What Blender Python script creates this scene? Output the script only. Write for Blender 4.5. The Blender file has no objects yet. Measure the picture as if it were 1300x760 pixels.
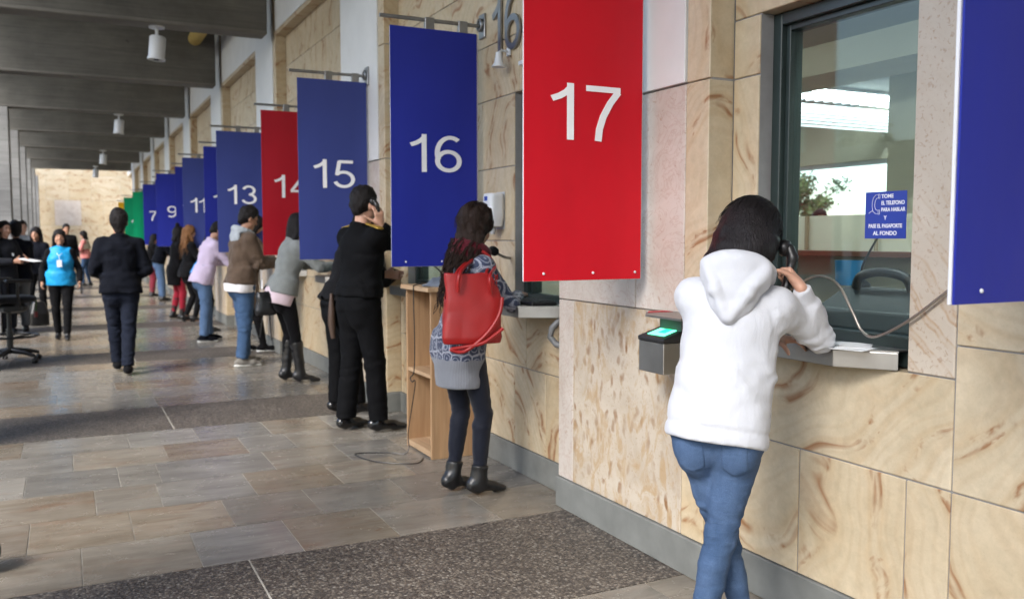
import bpy, math, random
import numpy as np
from mathutils import Vector, Matrix
random.seed(7)
RNG = np.random.default_rng(11)
SC = bpy.context.scene
COL = SC.collection
PI = math.pi
V3 = lambda *a: np.array(a, dtype=np.float64)

# ------------------------------------------------------------------ objects
def tag(o, label=None, cat=None, group=None, kind=None):
    if label: o['label'] = label
    if cat: o['category'] = cat
    if group: o['group'] = group
    if kind: o['kind'] = kind
    return o

def empty(name, loc=(0, 0, 0), rz=0.0, label=None, cat=None, group=None):
    o = bpy.data.objects.new(name, None)
    o.empty_display_size = 0.1
    COL.objects.link(o)
    o.location = loc
    o.rotation_euler = (0, 0, rz)
    return tag(o, label, cat, group)

def raw_mesh(name, v, f, smooth=False):
    me = bpy.data.meshes.new(name)
    v = np.asarray(v, dtype=np.float32)
    if isinstance(f, np.ndarray):
        n = len(f); k = f.shape[1]
        me.vertices.add(len(v)); me.vertices.foreach_set('co', v.ravel())
        me.loops.add(n * k); me.loops.foreach_set('vertex_index', f.astype(np.int32).ravel())
        me.polygons.add(n); me.polygons.foreach_set('loop_start', np.arange(0, n * k, k, dtype=np.int32))
        me.update(calc_edges=True)
    else:
        me.from_pydata([tuple(map(float, p)) for p in v], [], f)
        me.update()
    if smooth:
        me.polygons.foreach_set('use_smooth', np.ones(len(me.polygons), dtype=bool))
    return me

def link(name, me, mats, parent=None):
    o = bpy.data.objects.new(name, me)
    COL.objects.link(o)
    for m in (mats if isinstance(mats, (list, tuple)) else [mats]):
        me.materials.append(m)
    if parent is not None: o.parent = parent
    return o

class MB:
    """collects shapes into one mesh"""
    def __init__(self): self.v = []; self.f = []; self.m = []; self.s = []; self.r = []
    def add(self, v, f, mat=0, smooth=False, rnd=None):
        b = len(self.v); self.v += [tuple(map(float, p)) for p in v]
        for q in f:
            self.f.append([b + i for i in q]); self.m.append(mat); self.s.append(smooth)
            self.r.append(rnd if rnd is not None else (0, 0, 0))
        return self
    def box(self, x0, x1, y0, y1, z0, z1, mat=0, rnd=None, M=None, ch=0.0):
        if ch > 0:
            # chamfered box: 24 verts
            v = []
            for sx in (0, 1):
                for sy in (0, 1):
                    for sz in (0, 1):
                        X = (x0, x1)[sx]; Y = (y0, y1)[sy]; Z = (z0, z1)[sz]
                        ix = X + ch * (1 - 2 * sx); iy = Y + ch * (1 - 2 * sy); iz = Z + ch * (1 - 2 * sz)
                        v += [(X, iy, iz), (ix, Y, iz), (ix, iy, Z)]
            I = lambda a, b, c, k: (a * 4 + b * 2 + c) * 3 + k
            f = []
            for s in (0, 1):
                q = [I(s, 0, 0, 0), I(s, 1, 0, 0), I(s, 1, 1, 0), I(s, 0, 1, 0)]; f.append(q if s else q[::-1])
                q = [I(0, s, 0, 1), I(0, s, 1, 1), I(1, s, 1, 1), I(1, s, 0, 1)]; f.append(q if s else q[::-1])
                q = [I(0, 0, s, 2), I(1, 0, s, 2), I(1, 1, s, 2), I(0, 1, s, 2)]; f.append(q if s else q[::-1])
            for a in (0, 1):
                for b in (0, 1):
                    f.append([I(a, b, 0, 0), I(a, b, 0, 1), I(a, b, 1, 1), I(a, b, 1, 0)])
                    f.append([I(a, 0, b, 0), I(a, 0, b, 2), I(a, 1, b, 2), I(a, 1, b, 0)])
                    f.append([I(0, a, b, 1), I(0, a, b, 2), I(1, a, b, 2), I(1, a, b, 1)])
                    for c in (0, 1): f.append([I(a, b, c, 0), I(a, b, c, 1), I(a, b, c, 2)])
        else:
            v = [(x0, y0, z0), (x1, y0, z0), (x1, y1, z0), (x0, y1, z0), (x0, y0, z1), (x1, y0, z1), (x1, y1, z1), (x0, y1, z1)]
            f = [(3, 2, 1, 0), (4, 5, 6, 7), (0, 1, 5, 4), (1, 2, 6, 5), (2, 3, 7, 6), (3, 0, 4, 7)]
        if M is not None: v = [tuple(M @ Vector(p)) for p in v]
        return self.add(v, f, mat, False, rnd)
    def tube(self, pts, r, n=8, mat=0, caps=True, rnd=None, closed=False):
        pts = [Vector(p) for p in pts]; N = len(pts)
        rs = r if isinstance(r, (list, tuple)) else [r] * N
        T = []
        for i in range(N):
            if closed: d = pts[(i + 1) % N] - pts[i - 1]
            else: d = pts[min(i + 1, N - 1)] - pts[max(i - 1, 0)]
            T.append(d.normalized() if d.length > 1e-9 else Vector((0, 0, 1)))
        ref = Vector((0, 0, 1)) if abs(T[0].z) < 0.9 else Vector((1, 0, 0))
        u = T[0].cross(ref).normalized()
        v = []
        for i in range(N):
            u = (u - T[i] * u.dot(T[i])).normalized()
            w = T[i].cross(u)
            for k in range(n):
                a = 2 * PI * k / n
                v.append(pts[i] + (u * math.cos(a) + w * math.sin(a)) * rs[i])
        f = []
        for i in range(N if closed else N - 1):
            j = (i + 1) % N
            for k in range(n):
                l = (k + 1) % n
                f.append((i * n + k, i * n + l, j * n + l, j * n + k))
        if caps and not closed:
            f.append(tuple(range(n))[::-1]); f.append(tuple(range((N - 1) * n, N * n)))
        return self.add(v, f, mat, n > 5, rnd)
    def lathe(self, prof, n=20, mat=0, M=None):
        v = []; f = []
        for (r, z) in prof:
            for k in range(n):
                a = 2 * PI * k / n; v.append((r * math.cos(a), r * math.sin(a), z))
        for i in range(len(prof) - 1):
            for k in range(n):
                l = (k + 1) % n; f.append((i * n + k, i * n + l, (i + 1) * n + l, (i + 1) * n + k))
        f.append(tuple(range(n))[::-1]); f.append(tuple(range((len(prof) - 1) * n, len(prof) * n)))
        if M is not None: v = [tuple(M @ Vector(p)) for p in v]
        return self.add(v, f, mat, True)
    def prism(self, poly, a, b, fn, mat=0):
        """poly 2D extruded from a to b; fn(u,v,w)->xyz"""
        n = len(poly)
        v = [fn(p[0], p[1], a) for p in poly] + [fn(p[0], p[1], b) for p in poly]
        f = [tuple(range(n))[::-1], tuple(range(n, 2 * n))] + [(i, (i + 1) % n, n + (i + 1) % n, n + i) for i in range(n)]
        return self.add(v, f, mat)
    def build(self, name, mats, parent=None, bevel=0.0, slab=False):
        me = raw_mesh(name, self.v, self.f)
        me.polygons.foreach_set('material_index', np.array(self.m, dtype=np.int32))
        me.polygons.foreach_set('use_smooth', np.array(self.s, dtype=bool))
        if slab:
            at = me.attributes.new('slab', 'FLOAT_VECTOR', 'FACE')
            at.data.foreach_set('vector', np.array(self.r, dtype=np.float32).ravel())
        o = link(name, me, mats, parent)
        if any(self.s) and not all(self.s):
            try: me.set_sharp_from_angle(angle=math.radians(40))
            except Exception: pass
        elif all(self.s):
            try: me.set_sharp_from_angle(angle=math.radians(50))
            except Exception: pass
        if bevel > 0:
            b = o.modifiers.new('bevel', 'BEVEL'); b.width = bevel; b.segments = 2; b.limit_method = 'ANGLE'
        return o

def rr(): return tuple(RNG.random(3))

# ------------------------------------------------------------------ materials
class NT:
    def __init__(self, name):
        self.m = bpy.data.materials.new(name); self.m.use_nodes = True
        self.t = self.m.node_tree; self.t.nodes.clear()
        self.out = self.n('ShaderNodeOutputMaterial')
    def n(self, typ, ins=None, **kw):
        nd = self.t.nodes.new(typ)
        for k, v in kw.items(): setattr(nd, k, v)
        for k, v in (ins or {}).items(): self.set(nd, k, v)
        return nd
    def set(self, nd, k, v):
        s = nd.inputs[k]
        if isinstance(v, bpy.types.NodeSocket): self.t.links.new(v, s)
        elif isinstance(v, bpy.types.Node): self.t.links.new(v.outputs[0], s)
        else:
            try: s.default_value = v
            except Exception: s.default_value = (*v, 1) if len(v) == 3 else v[:3]
    def math(self, op, a, b=0.0, c=None, clamp=False):
        nd = self.n('ShaderNodeMath', {0: a, 1: b}, operation=op, use_clamp=clamp)
        if c is not None: self.set(nd, 2, c)
        return nd.outputs[0]
    def vmath(self, op, a, b=(0, 0, 0)):
        return self.n('ShaderNodeVectorMath', {0: a, 1: b}, operation=op).outputs[0]
    def scale(self, v, s): return self.vmath('MULTIPLY', v, s)
    def ramp(self, fac, stops, interp='LINEAR'):
        nd = self.n('ShaderNodeValToRGB', {0: fac}); cr = nd.color_ramp; cr.interpolation = interp
        while len(cr.elements) < len(stops): cr.elements.new(0.5)
        for e, (p, c) in zip(cr.elements, stops):
            e.position = p; e.color = (c, c, c, 1) if isinstance(c, (int, float)) else (*c, 1)
        return nd.outputs[0]
    def mix(self, fac, a, b, blend='MIX'):
        nd = self.n('ShaderNodeMix', data_type='RGBA', blend_type=blend)
        for i, v in ((0, fac), (6, a), (7, b)):
            s = nd.inputs[i]
            if isinstance(v, bpy.types.NodeSocket): self.t.links.new(v, s)
            else: s.default_value = v if i == 0 else (*v[:3], 1)
        return nd.outputs[2]
    def noise(self, vec, scale=5, detail=4, rough=0.55, dist=0.0, out=0):
        return self.n('ShaderNodeTexNoise', {'Vector': vec, 'Scale': scale, 'Detail': detail, 'Roughness': rough, 'Distortion': dist}).outputs[out]
    def obj(self): return self.n('ShaderNodeTexCoord').outputs['Object']
    def bump(self, h, strength=0.2, dist=0.01):
        return self.n('ShaderNodeBump', {'Height': h, 'Strength': strength, 'Distance': dist}).outputs[0]
    def bsdf(self, color, rough=0.6, bump=None, **kw):
        b = self.n('ShaderNodeBsdfPrincipled', {'Base Color': color, 'Roughness': rough})
        for k, v in kw.items(): self.set(b, k, v)
        if bump is not None: self.set(b, 'Normal', bump)
        self.t.links.new(b.outputs[0], self.out.inputs[0])
        return self.m

MATS = {}
def mat_plain(name, col, rough=0.6, metal=0.0, var=0.12, nscale=14, bump=0.05, **kw):
    if name in MATS: return MATS[name]
    t = NT(name); p = t.obj()
    n = t.noise(p, nscale, 4)
    f = t.ramp(n, [(0.25, 1 - var), (0.75, 1 + var)])
    c = t.mix(1.0, col, f, 'MULTIPLY')
    r = t.math('MULTIPLY_ADD', n, 0.15, rough - 0.075)
    MATS[name] = t.bsdf(c, r, t.bump(t.noise(p, nscale * 5, 3), bump, 0.004), Metallic=metal, **kw)
    return MATS[name]

def mat_cloth(name, col, rough=0.85, weave=420, var=0.10, sheen=0.15, fold=0.25, spec=0.2):
    if name in MATS: return MATS[name]
    t = NT(name); p = t.obj()
    n = t.noise(p, 9, 4)
    c = t.mix(1.0, col, t.ramp(n, [(0.25, 1 - var), (0.75, 1 + var)]), 'MULTIPLY')
    h = t.math('ADD', t.math('MULTIPLY', t.noise(p, weave, 1), 0.12), t.noise(t.scale(p, (22, 22, 9)), 1.0, 3, 0.6, 0.6))
    MATS[name] = t.bsdf(c, rough, t.bump(h, fold, 0.012), **{'Sheen Weight': sheen, 'Sheen Roughness': 0.5, 'Specular IOR Level': spec})
    return MATS[name]

def mat_skin(name, col):
    if name in MATS: return MATS[name]
    t = NT(name); p = t.obj()
    c = t.mix(t.noise(p, 30, 3), tuple(x * 0.9 for x in col), (col[0] * 1.08, col[1] * 0.98, col[2] * 0.95))
    MATS[name] = t.bsdf(c, 0.5, t.bump(t.noise(p, 300, 2), 0.08, 0.002), **{'Subsurface Weight': 0.08, 'Subsurface Radius': (0.01, 0.004, 0.002)})
    return MATS[name]

def mat_hair(name, col, rough=0.5):
    if name in MATS: return MATS[name]
    t = NT(name); p = t.obj()
    s = t.noise(t.scale(p, (190, 190, 14)), 1.0, 3, 0.6, 0.8)
    c = t.mix(s, tuple(x * 0.5 for x in col), tuple(x * 1.7 for x in col))
    MATS[name] = t.bsdf(c, rough, t.bump(s, 0.9, 0.008), **{'Specular IOR Level': 0.16})
    return MATS[name]

def slab_coords(t, rotaxis):
    """object coordinates shifted and turned by the slab's own random values"""
    a = t.n('ShaderNodeAttribute', attribute_name='slab').outputs['Vector']
    sx = t.n('ShaderNodeSeparateXYZ', {0: a})
    p = t.vmath('ADD', t.obj(), t.scale(a, (37.0, 53.0, 71.0)))
    vr = t.n('ShaderNodeVectorRotate', {'Vector': p, 'Axis': rotaxis, 'Angle': t.math('MULTIPLY', sx.outputs[0], 6.2832)}, rotation_type='AXIS_ANGLE')
    return vr.outputs[0], sx

def make_sandstone():
    t = NT('sandstone')
    p, r = slab_coords(t, (1, 0, 0))
    base = t.mix(t.ramp(t.noise(p, 2.4, 5, 0.6, 0.4), [(0.3, 0), (0.7, 1)]), (0.47, 0.39, 0.262), (0.60, 0.52, 0.385))
    base = t.mix(t.math('MULTIPLY', r.outputs[1], 0.5), base, (0.47, 0.36, 0.215))       # some slabs are more golden
    wp = t.vmath('ADD', p, t.scale(t.n('ShaderNodeTexNoise', {'Vector': p, 'Scale': 1.5, 'Detail': 2.0}).outputs['Color'], (0.0, 0.75, 0.75)))
    wv = t.n('ShaderNodeTexWave', {'Vector': wp, 'Scale': 1.15, 'Distortion': 2.5, 'Detail': 4.0, 'Detail Scale': 1.3, 'Detail Roughness': 0.6}, wave_type='BANDS', bands_direction='Y').outputs['Fac']
    band = t.ramp(wv, [(0.0, 0.0), (0.55, 0.10), (0.8, 0.45), (0.93, 0.25), (1.0, 0.0)])
    base = t.mix(t.math('MULTIPLY', band, 0.55), base, (0.42, 0.26, 0.11))
    wv2 = t.n('ShaderNodeTexWave', {'Vector': wp, 'Scale': 5.5, 'Distortion': 4.0, 'Detail': 2.0, 'Detail Scale': 0.5}, wave_type='BANDS', bands_direction='Y').outputs['Fac']
    base = t.mix(t.math('MULTIPLY', t.ramp(wv2, [(0.5, 0), (1, 1)]), 0.16), base, (0.36, 0.235, 0.125))
    # rusty streaks that break up along the bands
    brk = t.ramp(t.noise(t.scale(wp, (7, 9, 7)), 1.0, 3, 0.6, 0.6), [(0.48, 0), (0.60, 1)])
    st = t.math('MULTIPLY', t.ramp(wv, [(0.80, 0), (0.90, 1), (0.97, 0.7), (1, 0.2)]), brk)
    base = t.mix(t.math('MULTIPLY', st, 0.9), base, (0.25, 0.10, 0.03))
    mot = t.noise(p, 22, 5, 0.7, 0.3)
    base = t.mix(1.0, base, t.ramp(mot, [(0.3, 0.88), (0.7, 1.07)]), 'MULTIPLY')
    grit = t.ramp(t.noise(p, 240, 2, 0.6), [(0.62, 0), (0.75, 1)])
    base = t.mix(t.math('MULTIPLY', grit, 0.25), base, (0.28, 0.18, 0.09))
    h = t.noise(p, 60, 5, 0.65)
    MATS['sandstone'] = t.bsdf(base, t.math('MULTIPLY_ADD', h, 0.2, 0.42), t.bump(h, 0.12, 0.004))

def make_spotted():
    t = NT('spotted stone')
    p, r = slab_coords(t, (1, 0, 0))
    p0 = t.vmath('ADD', t.obj(), t.scale(t.n('ShaderNodeAttribute', attribute_name='slab').outputs['Vector'], (3, 5, 7)))
    n1 = t.noise(p0, 3.2, 5, 0.65, 0.5)
    base = t.mix(t.ramp(n1, [(0.32, 0), (0.68, 1)]), (0.40, 0.335, 0.26), (0.53, 0.47, 0.385))
    base = t.mix(t.math('MULTIPLY', t.ramp(t.noise(p0, 7, 4, 0.6, 1.2), [(0.5, 0), (0.7, 1)]), 0.4), base, (0.40, 0.29, 0.165))
    v = t.scale(p0, (30, 30, 13))
    d = t.vmath('ADD', v, t.scale(t.n('ShaderNodeTexNoise', {'Vector': p0, 'Scale': 7, 'Detail': 3}).outputs['Color'], (3.0, 3.0, 3.0)))
    vo = t.n('ShaderNodeTexVoronoi', {'Vector': d, 'Scale': 0.75, 'Randomness': 1.0})
    sel = t.math('GREATER_THAN', t.n('ShaderNodeSeparateColor', {0: vo.outputs['Color']}).outputs[0], 0.35)
    spot = t.math('MULTIPLY', t.ramp(vo.outputs['Distance'], [(0.20, 1), (0.44, 0)]), sel)
    spot = t.math('MULTIPLY', spot, t.ramp(t.noise(p0, 3.2, 4, 0.6, 0.6), [(0.40, 0.04), (0.62, 1)]))
    base = t.mix(t.math('MULTIPLY', spot, 0.95), base, (0.22, 0.10, 0.03))
    fine = t.ramp(t.noise(p0, 70, 3, 0.6), [(0.58, 0), (0.72, 1)])
    base = t.mix(t.math('MULTIPLY', fine, 0.4), base, (0.25, 0.15, 0.07))
    wisp = t.ramp(t.noise(t.scale(p0, (9, 9, 4.5)), 1.0, 5, 0.65, 1.6), [(0.5, 0), (0.62, 1)])
    base = t.mix(t.math('MULTIPLY', wisp, 0.7), base, (0.38, 0.25, 0.12))
    MATS['spotted'] = t.bsdf(base, 0.45, t.bump(t.math('SUBTRACT', t.noise(p0, 45, 4), spot), 0.15, 0.004))

def make_pinkmarble():
    t = NT('pink marble')
    p, r = slab_coords(t, (1, 0, 0))
    n1 = t.noise(p, 4, 6, 0.65, 0.6)
    base = t.mix(t.ramp(n1, [(0.3, 0), (0.7, 1)]), (0.44, 0.385, 0.335), (0.57, 0.52, 0.47))
    vein = t.ramp(t.noise(p, 8, 5, 0.6, 1.8), [(0.47, 0), (0.5, 1), (0.54, 0)])
    base = t.mix(t.math('MULTIPLY', vein, 0.35), base, (0.36, 0.21, 0.15))
    sp = t.ramp(t.noise(t.scale(p, (1, 1.6, 1)), 26, 3, 0.6, 0.5), [(0.62, 0), (0.70, 1)])
    base = t.mix(t.math('MULTIPLY', sp, 0.5), base, (0.32, 0.20, 0.13))
    MATS['pinkmarble'] = t.bsdf(base, 0.42, t.bump(t.noise(p, 50, 4), 0.08, 0.004))

def make_rusty():
    t = NT('rust veined stone')
    p, r = slab_coords(t, (1, 0, 0))
    q = t.obj()
    base = t.mix(t.ramp(t.noise(q, 3, 5, 0.6, 0.4), [(0.3, 0), (0.7, 1)]), (0.44, 0.375, 0.30), (0.56, 0.50, 0.42))
    # slanting veins, finer and sparser towards the top of the slab
    qq = t.n('ShaderNodeVectorRotate', {'Vector': q, 'Axis': (1, 0, 0), 'Angle': 0.75}, rotation_type='AXIS_ANGLE').outputs[0]
    wv = t.n('ShaderNodeTexWave', {'Vector': qq, 'Scale': 4.2, 'Distortion': 5.5, 'Detail': 3, 'Detail Scale': 0.9}, wave_type='BANDS', bands_direction='Y').outputs['Fac']
    z = t.n('ShaderNodeSeparateXYZ', {0: q}).outputs[2]
    low = t.ramp(z, [(0.0, 1), (1.0, 1)])
    lowm = t.n('ShaderNodeMapRange', {0: z, 1: 1.2, 2: 1.65, 3: 1.0, 4: 0.15}).outputs[0]
    base = t.mix(t.math('MULTIPLY', t.math('MULTIPLY', t.ramp(wv, [(0.62, 0), (0.86, 1), (1, 0.3)]), t.math('MULTIPLY', lowm, t.ramp(t.noise(q, 9, 4, 0.6, 0.5), [(0.38, 0.1), (0.6, 1)]))), 0.65), base, (0.36, 0.20, 0.08))
    sp = t.ramp(t.noise(q, 60, 3, 0.6, 0.6), [(0.56, 0), (0.68, 1)])
    base = t.mix(t.math('MULTIPLY', sp, 0.5), base, (0.29, 0.165, 0.095))
    MATS['rusty'] = t.bsdf(base, 0.45, t.bump(t.noise(q, 50, 4), 0.1, 0.004))

def make_floor():
    t = NT('floor stone')
    p, r = slab_coords(t, (0, 0, 1))
    q = t.vmath('ADD', t.obj(), t.scale(t.n('ShaderNodeAttribute', attribute_name='slab').outputs['Vector'], (37.0, 53.0, 71.0)))
    n1 = t.noise(t.scale(q, (1, 2.6, 1)), 2.6, 7, 0.66, 0.5)
    base = t.mix(t.ramp(n1, [(0.32, 0), (0.68, 1)]), (0.125, 0.108, 0.088), (0.285, 0.262, 0.225))
    tint = t.ramp(r.outputs[1], [(0.0, (0.205, 0.205, 0.20)), (0.5, (0.225, 0.212, 0.185)), (0.72, (0.24, 0.18, 0.11)), (0.93, (0.21, 0.145, 0.085)), (1.0, (0.16, 0.08, 0.05))])
    base = t.mix(0.4, base, tint)
    lum = t.n('ShaderNodeMapRange', {0: r.outputs[2], 3: 0.82, 4: 1.15}).outputs[0]
    base = t.mix(1.0, base, lum, 'MULTIPLY')
    bl = t.ramp(t.noise(t.scale(q, (1.4, 3.0, 1)), 2.2, 4, 0.6, 0.5), [(0.52, 0), (0.72, 1)])
    warm = t.math('MULTIPLY', bl, t.ramp(r.outputs[1], [(0.3, 0.12), (0.7, 0.8)]))
    base = t.mix(t.math('MULTIPLY', warm, 0.5), base, (0.17, 0.075, 0.03))
    sp = t.ramp(t.noise(t.scale(q, (1, 1.8, 1)), 13, 3, 0.6, 0.3), [(0.66, 0), (0.74, 1)])
    base = t.mix(t.math('MULTIPLY', sp, t.ramp(r.outputs[1], [(0.25, 0.1), (0.8, 0.7)])), base, (0.13, 0.055, 0.025))
    stk = t.noise(t.scale(q, (3, 30, 3)), 1.0, 4, 0.6, 0.4)
    base = t.mix(1.0, base, t.ramp(stk, [(0.3, 0.86), (0.7, 1.1)]), 'MULTIPLY')
    # scuffs and dirt that cross the joints
    o = t.obj()
    sc = t.noise(o, 1.3, 6, 0.7, 0.6)
    base = t.mix(1.0, base, t.ramp(sc, [(0.3, 0.84), (0.7, 1.08)]), 'MULTIPLY')
    rough = t.math('MULTIPLY_ADD', t.noise(o, 6, 6, 0.7, 0.5), 0.28, 0.11)
    MATS['floor'] = t.bsdf(base, rough, t.bump(t.noise(o, 9, 6, 0.65), 0.03, 0.006), **{'Specular IOR Level': 0.55})
    t = NT('floor joint'); p = t.obj(); MATS['grout'] = t.bsdf(t.mix(t.ramp(t.noise(p, 2.5, 5, 0.7), [(0.35, 0), (0.65, 1)]), (0.20, 0.18, 0.15), (0.46, 0.43, 0.37)), 0.8)

def make_aggregate():
    t = NT('exposed aggregate'); p = t.obj()
    vo = t.n('ShaderNodeTexVoronoi', {'Vector': p, 'Scale': 78, 'Randomness': 1.0})
    s = t.n('ShaderNodeSeparateColor', {0: vo.outputs['Color']})
    c = t.ramp(s.outputs[0], [(0, (0.035, 0.03, 0.027)), (0.35, (0.085, 0.07, 0.058)), (0.6, (0.15, 0.125, 0.10)), (0.85, (0.20, 0.17, 0.138)), (1, (0.27, 0.245, 0.21))])
    c = t.mix(t.ramp(vo.outputs['Distance'], [(0.3, 0), (0.62, 0.75)]), c, (0.055, 0.046, 0.04))
    c = t.mix(1.0, c, t.ramp(t.noise(p, 1.6, 5, 0.65), [(0.3, 0.72), (0.7, 1.12)]), 'MULTIPLY')
    h = t.math('SUBTRACT', 1.0, vo.outputs['Distance'])
    MATS['aggregate'] = t.bsdf(c, t.math('MULTIPLY_ADD', s.outputs[1], 0.3, 0.36), t.bump(h, 0.45, 0.006))

def make_concrete(name, col, board=(0, 0, 1), bs=5.5, dark=0.6):
    t = NT(name); p = t.obj()
    n = t.noise(p, 1.6, 6, 0.65, 0.3)
    c = t.mix(t.ramp(n, [(0.3, 0), (0.7, 1)]), tuple(x * dark for x in col), col)
    # board marks
    ax = t.n('ShaderNodeSeparateXYZ', {0: p}).outputs[{(0, 0, 1): 2, (1, 0, 0): 0, (0, 1, 0): 1}[board]]
    fr = t.math('FRACT', t.math('MULTIPLY', ax, bs))
    ln = t.ramp(fr, [(0.0, 1), (0.03, 0), (0.97, 0), (1, 1)])
    idn = t.n('ShaderNodeTexWhiteNoise', {'W': t.math('FLOOR', t.math('MULTIPLY', ax, bs))}, noise_dimensions='1D').outputs[0]
    c = t.mix(1.0, c, t.n('ShaderNodeMapRange', {0: idn, 3: 0.82, 4: 1.12}).outputs[0], 'MULTIPLY')
    c = t.mix(t.math('MULTIPLY', ln, 0.5), c, tuple(x * 0.4 for x in col))
    sc = {(0, 0, 1): (2, 2, 40), (1, 0, 0): (40, 40, 1.5), (0, 1, 0): (2, 40, 2)}[board]
    gr = t.noise(t.scale(p, sc), 1.0, 4, 0.6, 0.5)
    c = t.mix(1.0, c, t.ramp(gr, [(0.3, 0.82), (0.7, 1.12)]), 'MULTIPLY')
    pit = t.ramp(t.noise(p, 9, 3, 0.5), [(0.70, 0), (0.74, 1)])
    c = t.mix(t.math('MULTIPLY', pit, 0.6), c, tuple(x * 0.3 for x in col))
    h = t.math('ADD', t.math('MULTIPLY', gr, 0.5), t.math('MULTIPLY', ln, -0.8))
    MATS[name] = t.bsdf(c, 0.8, t.bump(h, 0.3, 0.006))

def make_wood(name, col, axis=2, fine=1.0):
    t = NT(name); p = t.obj()
    sc = [26 * fine, 26 * fine, 26 * fine]; sc[axis] = 1.6 * fine
    g = t.noise(t.scale(p, tuple(sc)), 1.0, 5, 0.6, 0.6)
    sc2 = [5, 5, 5]; sc2[axis] = 0.6
    g2 = t.noise(t.scale(p, tuple(sc2)), 1.0, 4, 0.5, 1.2)
    c = t.mix(t.ramp(g, [(0.3, 0), (0.7, 1)]), tuple(x * 0.72 for x in col), tuple(min(1, x * 1.12) for x in col))
    c = t.mix(t.math('MULTIPLY', t.ramp(g2, [(0.46, 0), (0.6, 1)]), 0.45), c, (col[0] * 0.62, col[1] * 0.48, col[2] * 0.38))
    MATS[name] = t.bsdf(c, 0.5, t.bump(g, 0.08, 0.004))

def make_steel():
    t = NT('brushed steel'); p = t.obj()
    g = t.noise(t.scale(p, (300, 6, 300)), 1.0, 3, 0.6)
    sm = t.noise(p, 9, 5, 0.6, 0.5)
    c = t.mix(sm, (0.27, 0.265, 0.255), (0.42, 0.415, 0.40))
    r = t.math('MULTIPLY_ADD', sm, 0.25, 0.26)
    MATS['steel'] = t.bsdf(c, r, t.bump(g, 0.08, 0.002), Metallic=1.0)

def make_glass():
    t = NT('window glass')
    fc = t.n('ShaderNodeLayerWeight', {'Blend': 0.5}).outputs['Facing']
    k = t.math('MULTIPLY_ADD', t.math('POWER', fc, 5.0), 0.7, 0.032, clamp=True)
    tr = t.n('ShaderNodeBsdfTransparent', {'Color': (0.80, 0.86, 0.84, 1)})
    gl = t.n('ShaderNodeBsdfGlossy', {'Color': (0.95, 1, 0.98, 1), 'Roughness': 0.0,
             })
    mx = t.n('ShaderNodeMixShader', {0: k}); t.t.links.new(tr.outputs[0], mx.inputs[1]); t.t.links.new(gl.outputs[0], mx.inputs[2])
    t.t.links.new(mx.outputs[0], t.out.inputs[0]); MATS['glass'] = t.m

def mat_emit(name, col, s):
    t = NT(name); e = t.n('ShaderNodeEmission', {'Color': (*col, 1), 'Strength': s})
    t.t.links.new(e.outputs[0], t.out.inputs[0]); MATS[name] = t.m; return t.m

def make_banner(name, col):
    t = NT(name); p = t.obj()
    n = t.noise(t.scale(p, (3, 3, 1.2)), 1.0, 4, 0.55, 0.3)
    c = t.mix(1.0, col, t.ramp(n, [(0.3, 0.93), (0.7, 1.07)]), 'MULTIPLY')
    dust = t.ramp(t.noise(p, 160, 2, 0.5), [(0.79, 0), (0.83, 1)])
    c = t.mix(t.math('MULTIPLY', dust, 0.25), c, (0.5, 0.5, 0.55))
    MATS[name] = t.bsdf(c, t.math('MULTIPLY_ADD', n, 0.2, 0.32), t.bump(t.noise(t.scale(p, (4, 4, 1.5)), 1.0, 3), 0.22, 0.02), **{'Specular IOR Level': 0.28})

make_sandstone(); make_spotted(); make_pinkmarble(); make_rusty(); make_floor(); make_aggregate()
make_concrete('beamconc', (0.17, 0.160, 0.138), (0, 0, 1), 5.2)
make_concrete('colconc', (0.25, 0.245, 0.235), (0, 0, 1), 2.2, 0.75)
make_wood('pine_v', (0.40, 0.25, 0.135), 2); make_wood('pine_y', (0.44, 0.30, 0.18), 1); make_wood('brownshelf', (0.12, 0.035, 0.015), 1)
make_steel(); make_glass()
make_banner('banner blue', (0.018, 0.028, 0.30)); make_banner('banner navy', (0.040, 0.058, 0.235)); make_banner('banner red', (0.56, 0.006, 0.018))
make_banner('banner darkred', (0.40, 0.008, 0.02)); make_banner('banner green', (0.0, 0.30, 0.13)); make_banner('banner yellow', (0.75, 0.42, 0.01))
W = mat_plain('white plaster', (0.66, 0.66, 0.65), 0.75, var=0.05, nscale=4, bump=0.08)
BASE = mat_plain('grey skirting', (0.155, 0.16, 0.15), 0.7, var=0.18, nscale=9, bump=0.1)
GREENMETAL = mat_plain('dark green frame', (0.022, 0.034, 0.032), 0.35, var=0.2, nscale=8)
WHITEINK = mat_plain('white lettering', (0.86, 0.87, 0.90), 0.5, var=0.03)
BACKBOARD = mat_plain('white board edge', (0.72, 0.73, 0.76), 0.5, var=0.04)
BLACKPL = mat_plain('black plastic', (0.012, 0.012, 0.013), 0.38, var=0.2)
DARKPL = mat_plain('dark grey plastic', (0.03, 0.034, 0.036), 0.42, var=0.2)
WHITEPL = mat_plain('white plastic', (0.66, 0.68, 0.70), 0.35, var=0.04)
GREYMETAL = mat_plain('grey metal', (0.30, 0.30, 0.30), 0.38, metal=0.9, var=0.15)
CREAM = mat_plain('cream paint', (0.58, 0.54, 0.42), 0.7, var=0.05, nscale=3)
PAPER = mat_plain('paper', (0.75, 0.76, 0.78), 0.8, var=0.04)
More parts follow.
